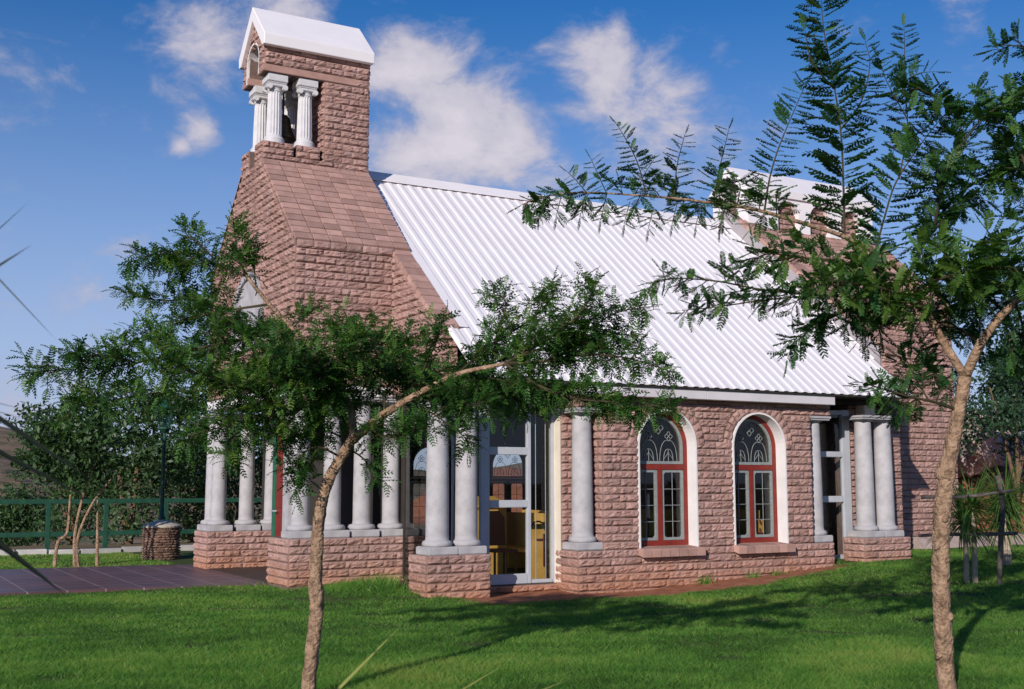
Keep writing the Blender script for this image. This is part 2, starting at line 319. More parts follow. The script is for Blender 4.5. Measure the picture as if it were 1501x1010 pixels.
# one rough split-faced block: centre line u0..u1, v0..v1 on the face plane O,U,V with outward normal Nn
def stone(mb, O, U, V, Nn, u0, u1, v0, v1, dep=0.032, rough=0.016, poly=None):
    g = 0.003; gv = 0.006
    u0 += g; u1 -= g; v0 += gv; v1 -= gv*.6
    if u1-u0 < 0.03: return
    nu = max(3, int((u1-u0)/0.042)+1); nv = 5; tl = random.uniform(-.10, .10); tv_ = random.uniform(.1, .5)
    tint = min(1, max(0, random.gauss(.5, .2)))
    vs = []; grid = {}
    du = random.uniform(-.008, .007)
    off = random.uniform(0, 60)
    for j in range(nv+1):
        for i in range(nu+1):
            a = i/nu; b = j/nv
            uu = u0+(u1-u0)*a; vv = v0+(v1-v0)*b
            edge = min(min(j, nv-j), 1); iedge = i in (0, nu)
            if edge < .5: d = (0.003 if j == 0 else .014)+random.uniform(-.003, .003)
            else:
                q = O+U*uu+V*vv
                nzv = mnoise.noise(Vector((uu*11+off, vv*30, off*.7)))*.8+mnoise.noise(Vector((uu*27+off, vv*24, off)))*.5
                d = dep*(1.0+tv_*(b-.45)+tl*(a-.5)*2)+du+rough*nzv*1.5+random.uniform(-.35, .35)*rough
                if iedge: d = d*.6
            grid[i, j] = len(vs); vs.append(O+U*uu+V*vv+Nn*d)
    fs = [(grid[i, j], grid[i+1, j], grid[i+1, j+1], grid[i, j+1]) for j in range(nv) for i in range(nu)]
    ring = [grid[i, 0] for i in range(nu+1)]+[grid[nu, j] for j in range(1, nv+1)]+[grid[i, nv] for i in range(nu-1, -1, -1)]+[grid[0, j] for j in range(nv-1, 0, -1)]
    b0 = len(vs)
    for k in ring: vs.append(vs[k]-Nn*0.03)
    n = len(ring)
    for k in range(n): fs.append((ring[k], b0+k, b0+(k+1) % n, ring[(k+1) % n]))
    mb.add(vs, fs, tint)

def wallstones(mb, O, U, Nn, v0, v1, spans, h=0.11, Lb=0.28, dep=0.031, shift=0.0, flip=1):
    """rough stone courses; spans(vlo, vhi) -> list of (ua, ub)"""
    O = np.array(O, float); U = np.array(U, float); Nn = np.array(Nn, float); V = np.array([0, 0, 1.0])
    nc = max(1, round((v1-v0)/h)); h = (v1-v0)/nc
    for c in range(nc):
        a = v0+c*h; b = a+h
        for (s0, s1) in spans(a, b):
            if s1-s0 < .04: continue
            s = s0
            first = True
            while s < s1-1e-4:
                if first:
                    ln = (Lb*.5 if c % 2 else Lb)*random.uniform(.92, 1.08); first = False
                else: ln = Lb*random.uniform(.72, 1.28)
                e = s+ln
                if s1-e < .08: e = s1
                stone(mb, O, U, V, Nn, s, min(e, s1), a, b, dep)
                s = e

X0 = np.array([1.0, 0, 0]); Y0 = np.array([0, 1.0, 0]); Z0 = np.array([0, 0, 1.0])
full = lambda a, b: (lambda lo, hi: [(a, b)])

# ------------------------------------------------------------------ ground
def sstep(a, b, x):
    t = np.clip((x-a)/(b-a), 0, 1); return t*t*(3-2*t)
def gz(x, y):
    x = np.asarray(x, float); y = np.asarray(y, float)
    z = 0.25*sstep(0.6, 6.4, x)*sstep(-7, -1.0, y)*(1-sstep(14, 30, x))
    z = z + 0.10*np.exp(-((x+2.6)/.9)**2-((y-1.0)/1.1)**2)
    z = z + 0.012*np.sin(x*2.1+y*1.3)*np.sin(y*1.7-x*.6)
    z = z - 0.018*np.exp(-((x-0.2)/1.6)**2-((y+.15)/.45)**2)
    z = z - 8.0*sstep(15, 70, y)*(1-sstep(30, 70, np.abs(x)*0)) 
    return z
def soilf(x, y):
    n = np.sin(x*3.1)*.10+np.sin(x*7.7+1)*.05
    return (1-sstep(.0, .16, -(y)-(.80+n)*np.clip(1.05-np.abs((x-.6)/4.6)**2, 0, 1)))*sstep(-2.2, -1.6, x)*(1-sstep(4.2, 5.2, x))*(y < .7)
def coords(c0, c1, step, far):
    a = list(np.arange(c0, c1+1e-6, step)); s = step
    while a[-1] < far: s *= 1.22; a.append(a[-1]+s)
    s = step
    while a[0] > -far: s *= 1.22; a.insert(0, a[0]-s)
    return np.array(a)
gx = coords(-14, 16, .18, 3000); gy = coords(-10, 14, .18, 3000)
GX, GY = np.meshgrid(gx, gy, indexing='ij')
GZ = gz(GX, GY); nx, ny = GX.shape
idx = np.arange(nx*ny).reshape(nx, ny)
gf = np.stack([idx[:-1, :-1], idx[1:, :-1], idx[1:, 1:], idx[:-1, 1:]], -1).reshape(-1, 4)
g = npmesh('ground', np.stack([GX, GY, GZ], -1).reshape(-1, 3), gf, M['ground'], smooth=True)
a = g.data.attributes.new('soil', 'FLOAT', 'POINT'); a.data.foreach_set('value', np.maximum(soilf(GX, GY), sstep(11.5, 13, GX)*sstep(-2, 0, GY)).ravel().astype(np.float32))
a = g.data.attributes.new('veld', 'FLOAT', 'POINT'); a.data.foreach_set('value', np.maximum(sstep(13.2, 14.5, GY), sstep(26, 34, np.hypot(GX, GY))).ravel().astype(np.float32))
tag(g, None, None, kind='structure')

# paving in front of the porch
mb = MB()
mb.prism([(-16, 3.55), (-5.2, 3.35), (-3.25, 3.05), (-3.25, 7.6), (-4.2, 8.0), (-16, 8.3)], 'z', -.12, .035)
tag(mb.build('paving', M['paving']), None, None, kind='structure')

# ------------------------------------------------------------------ the chapel
chapel = thing('chapel', 'pink split stone chapel with white sheet roof, bell tower and grey columns', 'chapel')
BL = 4.70                 # bay length
YR, ZR = 4.44, 6.64       # ridge
YE, ZE = -0.27, 2.834      # eave
SL = (ZR-ZE)/(YR-YE)
def roofz(y): return ZE+(y-YE)*SL if y <= YR else ZE+(2*YR-y-YE)*SL

# ---- bay wall with two arched windows
WIN = [(1.01, 2.03), (2.72, 3.74)]
SPR = 2.0; SILLZ = .565; RW = .51
body = MB()
# solid core behind the stones, cut round the windows
def arch_pts(xc, r, z, n=18, a0=0, a1=math.pi): return [(xc+r*math.cos(a0+(a1-a0)*i/n), z+r*math.sin(a0+(a1-a0)*i/n)) for i in range(n+1)]
def wall_with_arches(mb, xa, xb, za, zb, wins, yf, yb, r, spr, sill, rev=None):
    xs = [xa]+[e for wn in wins for e in wn]+[xb]
    for i in range(0, len(xs), 2): mb.box(xs[i], xs[i+1], yf, yb, za, zb)
    for (wa, wb) in wins:
        mb.box(wa, wb, yf, yb, za, sill)
        ap = arch_pts((wa+wb)/2, (wb-wa)/2, spr)
        for y in (yf, yb):
            top = [(p[0], y, zb) for p in ap]; low = [(p[0], y, p[1]) for p in ap]
            mb.add(low+top, [(k, k+1, len(ap)+k+1, len(ap)+k) for k in range(len(ap)-1)])
wall_with_arches(body, .42, BL-.42, .55, 2.50, WIN, 0.0, .30, RW, SPR, SILLZ)
body.box(0, BL, 0.0, .60, -.3, .55); body.box(0, BL, 0.0, .60, 2.50, 2.70)
body.box(0, .42, .42, .60, .55, 2.50); body.box(BL-.42, BL, .42, .60, .55, 2.50)
body.build('wall_core', M['mortar'], chapel)
st = MB()
def bayspans(lo, hi):
    mid = (lo+hi)/2; a, b = (.42, BL-.42)
    cuts = []
    for (wa, wb) in WIN:
        xc = (wa+wb)/2; rr = RW+.175
        if mid < SILLZ-.09: continue
        if mid < SPR+.02:
            cuts.append((wa, wb) if mid > SILLZ-.02 else (wa-.06, wb+.06))
        else:
            q = hi-SPR if False else mid-SPR
            if q < rr: 
                hw = math.sqrt(max(rr*rr-q*q, 0)); cuts.append((xc-hw, xc+hw))
    res = []; s = a
    for (c0, c1) in cuts: res.append((s, c0)); s = c1
    res.append((s, b)); return res
wallstones(st, (0, 0, 0), X0, -Y0, .55, 2.50, bayspans, h=.1085)
wallstones(st, (0, 0, 0), X0, -Y0, -.10, .55, full(0, BL), h=.1085)
wallstones(st, (0, 0, 0), X0, -Y0, 2.50, 2.70, full(0, BL), h=.1)
for x, nn in ((0, -X0), (BL, X0)):
    wallstones(st, (x, 0, 0), Y0, nn, -.10, .55, full(0, .55), h=.1085)
    wallstones(st, (x, 0, 0), Y0, nn, 2.5, 2.7, full(0, .55), h=.1)
for x, nn in ((.42, -X0), (BL-.42, X0)):
    wallstones(st, (x, 0, 0), Y0, nn, .55, 2.50, full(0, .42), h=.1085, Lb=.21)
wallstones(st, (0, .42, 0), X0, -Y0, .55, 2.50, full(0, .42), h=.1085, Lb=.21)
wallstones(st, (BL-.42, .42, 0), X0, -Y0, .55, 2.50, full(0, .42), h=.1085, Lb=.21)
# voussoirs over the arches
for (wa, wb) in WIN:
    xc = (wa+wb)/2; nv = 17
    for k in range(nv):
        a0 = math.pi*k/nv; a1 = math.pi*(k+1)/nv; am = (a0+a1)/2
        U = np.array([-math.sin(am), 0, math.cos(am)]); V = np.array([math.cos(am), 0, math.sin(am)])
        O = np.array([xc, 0, SPR])+V*(RW+.012)
        wd = RW*(a1-a0)*1.14
        stone(st, O, U, V, -Y0, -wd/2, wd/2, 0, .155, dep=.036, rough=.010)
st.build('stone_wall', M['stone'], chapel)
# white reveals, frames and glass of the windows
def window(xa, xb, yf, parent, sgn=1.0, reveal=True, front=True):
    """window with its outside face at yf looking along -y (sgn=1) or +y (sgn=-1)"""
    xc = (xa+xb)/2; r = (xb-xa)/2
    Y = lambda d: yf+sgn*d
    def outline(rr, zb): return [(xc+rr, zb)]+arch_pts(xc, rr, SPR, 24)+[(xc-rr, zb)]
    def ring(mb, ro, ri, zbo, zbi, d0, d1, bottom=True):
        A = outline(ro, zbo); B = outline(ri, zbi); n = len(A)
        P = lambda q, d: (q[0], Y(d), q[1])
        m = n if bottom else n-1
        for (S, T, e0, e1) in ((A, B, d0, d0), (B, B, d0, d1), (B, A, d1, d1), (A, A, d1, d0)):
            mb.add([P(q, e0) for q in S]+[P(q, e1) for q in T], [(i, (i+1) % n, n+(i+1) % n, n+i) for i in range(m)])
    fr = MB(); ring(fr, r-.012, r-.075, SILLZ+.012, SILLZ+.085, .17, .24)
    fr.box(xc-(r-.07), xc+(r-.07), min(Y(.168), Y(.243)), max(Y(.168), Y(.243)), 1.66, 1.735)
    fr.box(xc-.036, xc+.036, min(Y(.169), Y(.242)), max(Y(.169), Y(.242)), SILLZ+.08, 1.665)
    f = fr.build('window', M['red'] if front else M['darkwood'], parent, fix=True)
    if reveal:
        rv = MB(); ring(rv, r+.012, r-.014, SILLZ-.02, SILLZ-.02, -.034, .26, bottom=False)
        rv.build('reveal', M['plaster'], f, fix=True)
    s = MB()                                           # grey sash rims
    for (a, b) in ((xc-r+.078, xc-.04), (xc+.04, xc+r-.078)):
        z0, z1 = SILLZ+.088, 1.657; t = .038
        ylo, yhi = sorted((Y(.185), Y(.225)))
        s.box(a, a+t, ylo, yhi, z0, z1); s.box(b-t, b, ylo, yhi, z0, z1); s.box(a+t, b-t, ylo, yhi, z0, z0+t); s.box(a+t, b-t, ylo, yhi, z1-t, z1)
        for px_, pz_, dx, dz in ((a+t, z1-t, 1, -1), (b-t, z1-t, -1, -1), (a+t, z0+t, 1, 1), (b-t, z0+t, -1, 1)):
            s.prism([(px_, pz_), (px_+dx*.028, pz_), (px_, pz_+dz*.028)], 'y', ylo, yhi)
    A = [(xc+r-.078, 1.74)]+arch_pts(xc, r-.078, SPR, 20)+[(xc-r+.078, 1.74)]; B = [(xc+r-.116, 1.78)]+arch_pts(xc, r-.116, SPR, 20)+[(xc-r+.116, 1.78)]
    n = len(A)
    for d in (.185, .225):
        s.add([(q[0], Y(d), q[1]) for q in A]+[(q[0], Y(d), q[1]) for q in B], [(i, (i+1) % n, n+(i+1) % n, n+i) for i in range(n)])
    s.add([(q[0], Y(.185), q[1]) for q in B]+[(q[0], Y(.225), q[1]) for q in B], [(i, (i+1) % n, n+(i+1) % n, n+i) for i in range(n)])
    s.build('sash_frame', M['lead'], f, fix=True)
    ld = MB(); yl = Y(.198); rr = .0048
    def line(p): ld.tube([(q[0], yl, q[1]) for q in p], rr, 5)
    for (a, b) in ((xc-r+.116, xc-.078), (xc+.078, xc+r-.116)):
        m_ = (a+b)/2; line([(m_, SILLZ+.12), (m_, 1.63)])
        for k in (1, 2, 3): z = SILLZ+.12+(1.50-SILLZ)*k/4*.99; line([(a-.005, z), (b+.005, z)])
    for sx in (-1, 1):                                  # tracery: two little lancets, three fleurs above
        cx = xc+sx*.175; b_ = 1.785
        for h_, w_ in ((.30, .155), (.17, .085)):
            line([(cx-w_, b_)]+[(cx-w_*math.cos(t)**.75 if t < 1.57 else cx, b_+h_*math.sin(t)) for t in np.linspace(.1, 1.57, 8)])
            line([(cx+w_, b_)]+[(cx+w_*math.cos(t)**.75 if t < 1.57 else cx, b_+h_*math.sin(t)) for t in np.linspace(.1, 1.57, 8)])
        line([(cx, b_), (cx, b_+.16)]); line([(cx-.085, b_+.02), (cx, b_+.12), (cx+.085, b_+.02)])
    for (cx, cz, q) in ((xc-.185, 2.14, .07), (xc+.185, 2.14, .07), (xc, 2.26, .09)):
        for ang in (0, math.pi/2, math.pi, -math.pi/2):
            ca, sa = math.cos(ang), math.sin(ang)
            loop = [(q*t, q*.42*math.sin(math.pi*t)*s_) for s_, ts in ((1, np.linspace(0, 1, 6)), (-1, np.linspace(1, 0, 6))) for t in ts]
            line([(cx+x*ca-z*sa, cz+x*sa+z*ca) for x, z in loop])
    ld.build('leading', M['lead'], f)
    gl = MB(); A = [(xc+r-.08, SILLZ+.09)]+arch_pts(xc, r-.08, SPR, 20)+[(xc-r+.08, SILLZ+.09)]
    gl.add([(q[0], Y(.206), q[1]) for q in A], [tuple(range(len(A)))]); gl.build('glass', M['glass'], f)
    if front:
        sb = MB(); n = 7; x = xa-.035; wd = (xb-xa+.085)/n
        for k in range(n):
            u0_ = x+k*wd+.006; u1_ = x+(k+1)*wd-.006
            hgt = random.uniform(-.002, .002)
            sb.add([(u0_, -.145, SILLZ-.125), (u1_, -.145, SILLZ-.125), (u1_, .165, SILLZ-.05), (u0_, .165, SILLZ-.05),
                    (u0_, -.145, SILLZ-.025+hgt), (u1_, -.145, SILLZ-.025+hgt), (u1_, .165, SILLZ+.012), (u0_, .165, SILLZ+.012), (u0_, -.13, SILLZ-.012+hgt), (u1_, -.13, SILLZ-.012+hgt)],
                   [(0, 3, 2, 1), (0, 1, 5, 4), (4, 5, 9, 8), (8, 9, 6, 7), (1, 2, 6, 9, 5), (3, 0, 4, 8, 7), (2, 3, 7, 6)], random.random())
        sb.build('sill', M['paver'], f)
    return f
for wn in WIN: window(wn[0], wn[1], 0.0, chapel)

# ---- columns
def column_proto(zt, rs=1.0):
    """round tapered shaft standing on a pier, base block below, square abacus above; origin at block bottom"""
    m = MB(); H = zt
    prof = [(.0, .105), (.185, .105), (.196, .125), (.196, .15), (.18, .175), (.155*rs, .185), (.150*rs, .23), (.149*rs, .6), (.144*rs, 1.1), (.132*rs, H-.14), (.130*rs, H-.10), (.0, H-.10)]
    m.lathe(prof, n=32); c = m.build('column', M['column'], smooth=True)
    c.data.polygons.foreach_set('use_smooth', [True]*len(c.data.polygons))
    b = MB(); b.box(-.21, .21, -.20, .20, 0, .105, bev=.012); b.build('base_block', M['column'], c)
    k = MB(); k.lathe([(.0, H-.10), (.134, H-.10), (.155, H-.085), (.185, H-.065), (.0, H-.064)], n=32)
    k.box(-.205, .205, -.205, .205, H-.0645, H-.036, bev=.004); k.box(-.222, .222, -.222, .222, H-.0355, H, bev=.004)
    k.build('capital', M['column'], c)
    return c
cA = column_proto(2.50-.555); cA.parent = chapel; cA.location = (.205, .20, .555)
for (x, y, z) in ((BL-.205, .20, .555), (-2.02, .20, .555), (-1.60, .20, .555), (5.62, .20, .60), (6.06, .20, .60)): copyob(cA, chapel, (x, y, z))
cB = column_proto(2.71-.70, .86); cB.parent = chapel; cB.location = (-3.07, 2.46, .70)
for (x, y) in ((-2.60, 2.46), (-2.14, 2.46), (-1.68, 2.46), (-3.07, 6.64), (-3.07, 7.02), (-2.58, 6.64), (-2.13, 6.64), (-1.70, 6.64)): copyob(cB, chapel, (x, y, .70 if y < 5 else .655))
pi_ = MB(); pi_.box(-3.18, -2.94, 2.70, 2.92, .70, 2.711, bev=.01); pi_.build('pilaster', M['column'], chapel)
# ---- piers
def pier(x0, x1, y0, y1, z0, z1, n):
    m = MB(); h = (z1-z0)/n; e = .0
    wallstones(m, (0, y0, 0), X0, -Y0, z0, z1, full(x0, x1), h=h)
    wallstones(m, (0, y1, 0), X0, Y0, z0, z1, full(x0, x1), h=h)
    wallstones(m, (x0, 0, 0), Y0, -X0, z0, z1, full(y0, y1), h=h)
    wallstones(m, (x1, 0, 0), Y0, X0, z0, z1, full(y0, y1), h=h)
    o = m.build('pier', M['stone'], chapel)
    c = MB(); c.box(x0, x1, y0, y1, z0-.3, z1); c.build('pier_core', M['mortar'], o)
pier(-3.30, -1.42, 2.23, 3.12, .045, .70, 6)
pier(-3.30, -1.45, 6.43, 7.22, .01, .655, 6)
pier(-2.26, -1.36, 0.0, .50, -.02, .555, 5)
pier(5.37, 6.38, 0.0, .45, .06, .60, 5)

# ---- glazed recesses either side of the bay
def frame_bar(m, x0, x1, z0, z1, y=.6, d=.06): m.box(x0, x1, y-d/2, y+d/2, z0, z1, bev=.006)
gz1 = MB()
frame_bar(gz1, -1.19, -1.05, .10, 2.66); frame_bar(gz1, -.455, -.40, .10, 2.66, d=.075); frame_bar(gz1, -.055, 0.0, .10, 2.66, d=.05)
frame_bar(gz1, -1.05, -.455, .10, .235, d=.064); frame_bar(gz1, -1.05, -.455, 1.135, 1.235, d=.064); frame_bar(gz1, -1.05, -.455, 1.855, 1.96, d=.064); frame_bar(gz1, -1.05, -.455, 2.56, 2.66, d=.064)
frame_bar(gz1, -.40, -.055, .10, .15, d=.06)
frame_bar(gz1, -1.6, -1.19, .10, .235, d=.055); frame_bar(gz1, -1.615, -1.585, .236, 2.66, d=.03)
gf1 = gz1.build('glazed_screen', M['alum'], chapel)
p = MB(); p.add([(-1.06, .605, .2), (-.45, .605, .2), (-.45, .605, 2.6), (-1.06, .605, 2.6)], [(0, 1, 2, 3)]); p.add([(-.405, .606, .14), (-.05, .606, .14), (-.05, .606, 2.65), (-.405, .606, 2.65)], [(0, 1, 2, 3)])
p.add([(-1.58, .606, .22), (-1.185, .606, .22), (-1.185, .606, 2.65), (-1.58, .606, 2.65)], [(0, 1, 2, 3)])
p.build('pane', M['glass'], gf1)
ch = MB(); ch.tube([(-.30, .612, .12), (-.30, .612, 2.6)], .006, 6); ch.tube([(-.14, .612, .12), (-.14, .612, 2.6)], .006, 6); ch.build('glazing_bead', M['alum'], gf1)
gz2 = MB()
frame_bar(gz2, 5.53, 5.70, .235, 2.66, d=.075); frame_bar(gz2, 4.70, 4.78, .235, 2.66, d=.05)
for a, b in ((.16, .232), (.24, .31), (1.155, 1.255), (1.885, 1.975), (2.58, 2.65)): frame_bar(gz2, 4.78 if a > .2 else 4.70, 5.53 if a > .2 else 5.72, a, b, d=.064 if a > .2 else .09)
gf2 = gz2.build('glazed_screen', M['alum'], chapel)
p = MB(); p.add([(4.77, .606, .28), (5.54, .606, .28), (5.54, .606, 2.62), (4.77, .606, 2.62)], [(0, 1, 2, 3)]); p.build('pane', M['glass'], gf2)
# glass in the gable beside the porch, and the red side door in the far one
gz3 = MB()
gz3.box(-1.628, -1.572, .64, 2.14, .1, .15); gz3.box(-1.628, -1.572, .64, 2.14, 2.61, 2.66); gz3.box(-1.615, -1.585, 2.14, 2.17, .1, 2.66)
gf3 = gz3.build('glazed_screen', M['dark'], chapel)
p = MB(); p.add([(-1.60, .68, .15), (-1.60, 2.15, .15), (-1.60, 2.15, 2.6), (-1.60, .68, 2.6)], [(0, 1, 2, 3)]); p.build('pane', M['glass'], gf3)
dr = MB(); dr.box(-2.93, -2.87, 3.14, 3.96, .06, 2.66)
for za, zb in ((.25, .95), (1.1, 1.8), (1.95, 2.5)): dr.box(-2.945, -2.929, 3.24, 3.85, za, zb, bev=.006)
d_ = dr.build('door', M['red'], chapel); hd = MB(); hd.tube([(-2.94, 3.90, 1.05), (-3.0, 3.90, 1.05), (-3.0, 3.80, 1.05)], .012, 8); hd.build('handle', M['alum'], d_)
df = MB(); df.box(-2.94, -2.86, 3.975, 4.13, .06, 2.70); df.build('door_post', M['greenl'], chapel)
# low walls under the glazing, cream jambs, lintel work
lw = MB()
wallstones(lw, (0, .50, 0), X0, -Y0, -.10, .085, full(-1.36, 0.0), h=.09)
lw.build('low_wall', M['stone'], chapel); lw = MB()
wallstones(lw, (0, .48, 0), X0, -Y0, .0, .15, full(4.7, 5.42), h=.09); lw.build('low_wall', M['stone'], chapel); lw = MB()
wallstones(lw, (0, .62, 0), X0, -Y0, .10, 2.80, full(5.74, 6.39), h=.1085); lw.build('recess_wall', M['stone'], chapel); lw = MB()
wallstones(lw, (6.74, 0, 0), Y0, X0, .10, 2.80, full(.62, 2.2), h=.1085); lw.build('recess_wall', M['stone'], chapel)
for q_ in ((-1.6, 0, .51, .95, -.3, .09), (4.7, 5.73, .49, .95, -.3, .155), (5.73, 6.41, .63, .95, -.2, 2.82)): lc = MB(); lc.box(*q_); lc.build('wall_core', M['mortar'], chapel)
jb = MB(); jb.box(-.018, -.002, .425, .72, .09, 2.66); jb.build('jamb', M['cream'], chapel)
bl = MB(); bl.box(5.88, 6.14, .40, .60, 2.52, 2.80, bev=.01); bl.build('corbel_block', M['cream'], chapel)

# ---- nave walls seen through the glass
FY = 8.88
fw_ = MB()
FW = [(1.42, 2.40), (3.29, 4.27)]
wall_with_arches(fw_, -1.6, 6.7, -.2, 2.9, FW, FY-.30, FY, .49, SPR-.16, SILLZ-.16)
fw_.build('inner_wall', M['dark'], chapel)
for wn in FW: window(wn[0], wn[1], FY, chapel, sgn=-1.0, reveal=False, front=False).location.z = -.16
iw = MB()
iw.box(-1.60, 6.7, .95, FY-.3, -.2, .08)
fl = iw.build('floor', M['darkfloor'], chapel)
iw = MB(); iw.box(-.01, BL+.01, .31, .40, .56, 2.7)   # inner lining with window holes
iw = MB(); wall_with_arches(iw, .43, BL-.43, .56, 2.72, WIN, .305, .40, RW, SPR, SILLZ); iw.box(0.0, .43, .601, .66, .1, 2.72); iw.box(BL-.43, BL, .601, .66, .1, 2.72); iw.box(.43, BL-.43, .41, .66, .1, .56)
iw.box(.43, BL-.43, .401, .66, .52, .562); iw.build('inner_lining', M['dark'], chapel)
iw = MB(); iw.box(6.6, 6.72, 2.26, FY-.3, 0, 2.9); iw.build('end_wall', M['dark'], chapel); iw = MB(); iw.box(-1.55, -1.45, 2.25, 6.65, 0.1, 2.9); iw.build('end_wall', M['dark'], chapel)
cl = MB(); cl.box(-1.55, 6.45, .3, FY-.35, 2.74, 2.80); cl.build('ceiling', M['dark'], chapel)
# soffit under the eaves
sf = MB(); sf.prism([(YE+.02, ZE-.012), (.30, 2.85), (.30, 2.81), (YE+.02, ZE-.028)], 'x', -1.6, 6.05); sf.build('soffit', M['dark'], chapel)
fa = MB(); fa.box(-.10, 2.10, -.215, -.04, 2.667, 2.803, bev=.004); fa.box(2.106, 4.62, -.215, -.04, 2.667, 2.803, bev=.004); fa.build('fascia', M['fascia'], chapel)

# ---- white ribbed roof
def ribbed(xa, xb, y0, y1, z0, z1, thick=.004):
    s = np.array([0.0, y1-y0, z1-z0]); ln = np.linalg.norm(s); s /= ln; n = np.cross(X0, s); n = n if n[2] > 0 else -n
    prof = []; x = xa; pitch = .19
    while x < xb:
        for dx, h in ((0, 0), (.07, 0), (.10, .013), (.155, .013), (.19, 0)):
            if x+dx <= xb+1e-6 and not (dx == 0 and prof): prof.append((x+dx, h))
        x += pitch
    vs = []; steps = np.linspace(0, 1, 7)
    k = len(prof)
    for t in steps:
        for (px_, h) in prof: vs.append(np.array([px_, y0+(y1-y0)*t, z0+(z1-z0)*t])+n*h)
    fs = [(a*k+i, a*k+i+1, (a+1)*k+i+1, (a+1)*k+i) for a in range(len(steps)-1) for i in range(k-1)]
    return vs, fs
rf = MB()
rf.add(*ribbed(-1.50, 6.41, .62, YR, roofz(.62), ZR)); rf.add(*ribbed(-1.69, 6.385, YE, .62, ZE, roofz(.62)))
rf.add(*ribbed(-1.50, 6.41, 2*YR-YE, YR, ZE, ZR))
rfo = rf.build('roof', M['roof'], chapel)
sm = rfo.modifiers.new('thick', 'SOLIDIFY'); sm.thickness = .008; sm.offset = -1
rc = MB(); rc.prism([(YR-.22, roofz(YR-.22)+.045), (YR, ZR+.055), (YR+.22, roofz(YR+.22)+.045), (YR+.22, roofz(YR+.22)+.055), (YR, ZR+.072), (YR-.22, roofz(YR-.22)+.055)], 'x', -1.5, 6.41)
rc.build('ridge_cap', M['roof'], rfo, fix=True)
vg = MB()
vg.prism([(.62, roofz(.62)+.042), (YR-.2, roofz(YR-.2)+.042), (YR-.2, roofz(YR-.2)+.055), (.62, roofz(.62)+.055)], 'x', -1.52, -1.36)
vg.build('verge_trim', M['roof'], rfo, fix=True)
gu = MB(); gu.box(-1.66, -1.60, YE, .62, 0, .001)
gu = MB(); gu.prism([(YE, ZE-.03), (.66, roofz(.66)-.03), (.66, roofz(.66)+.06), (YE, ZE+.06)], 'x', -1.66, -1.625); gu.build('barge_board', M['roof'], rfo, fix=True)

# ---- gable parapets
def parapet(xa, xb, ye, up, zlow):
    """wall following the roof pitch, its end at ye; up = height above the sheets"""
    core = MB(); e2 = 2*YR-ye
    core.prism([(ye, zlow), (e2, zlow), (e2, roofz(ye)+up), (YR, ZR+up), (ye, roofz(ye)+up)], 'x', xa+.001, xb-.001)
    o = core.build('gable_parapet', M['mortar'], chapel, fix=True)
    return o
def gspan(lim0, up, ye):
    def f(lo, hi):
        yt = YE+(hi-up-ZE)/SL
        a = max(ye, yt); b = 2*YR-a
        if lim0 is None: return [(a, b)] if b-a > .05 else []
        return [(a, min(lim0, b))] if min(lim0, b)-a > .05 else []
    return f
def coping(mb, xa, xb, ye, up, y_end, n):
    s = np.array([0, YR-ye, ZR-roofz(ye)]); s /= np.linalg.norm(s); nn = np.array([0, -s[2], s[1]])
    for k in range(n):
        ya = ye+(y_end-ye)*k/n; yb = ye+(y_end-ye)*(k+1)/n
        P0 = np.array([0, ya, roofz(ya)+up]); P1 = np.array([0, yb, roofz(yb)+up]); P0 = P0+s*.006
        t = random.random(); lift = random.uniform(-.004, .004)+.035
        a, b = xa-.03, xb+.01
        V = [P0+X0*a, P0+X0*b, P1+X0*b, P1+X0*a]
        T = [q+nn*lift for q in V]; c = .012
        T = [T[0]+X0*c+s*c, T[1]-X0*c+s*c, T[2]-X0*c-s*.002, T[3]+X0*c-s*.002]
        V = [q-nn*.03 for q in V]
        mb.add(V+T, [(4, 5, 6, 7), (0, 1, 5, 4), (1, 2, 6, 5), (2, 3, 7, 6), (3, 0, 4, 7)], t)
gp = parapet(-1.79, -1.52, .64, .03, 2.72)
m = MB()
wallstones(m, (-1.79, 0, 0), Y0, -X0, 2.75, 5.0, gspan(2.23, .03, .64), h=.108)
wallstones(m, (0, .64, 0), X0, -Y0, 2.75, 3.62, full(-1.79, -1.52), h=.108)
m.build('parapet_stone', M['stone'], gp)
m = MB(); coping(m, -1.79, -1.52, .60, .03, 2.27, 11); m.build('coping', M['paver'], gp)
gp2 = parapet(6.42, 6.74, .46, .33, 0.0)
m = MB()
wallstones(m, (0, .46, 0), X0, -Y0, .12, 3.70, full(6.40, 6.74), h=.108)
m.build('parapet_stone', M['stone'], gp2)
m = MB(); coping(m, 6.42, 6.74, .44, .33, 4.0, 18); m.build('coping', M['paver'], gp2)
fl_ = MB(); fl_.prism([(.50, roofz(.50)-.02), (YR, ZR-.02), (YR, ZR+.325), (.50, roofz(.50)+.325)], 'x', 6.395, 6.415); fl_.build('flashing', M['flash'], gp2, fix=True)

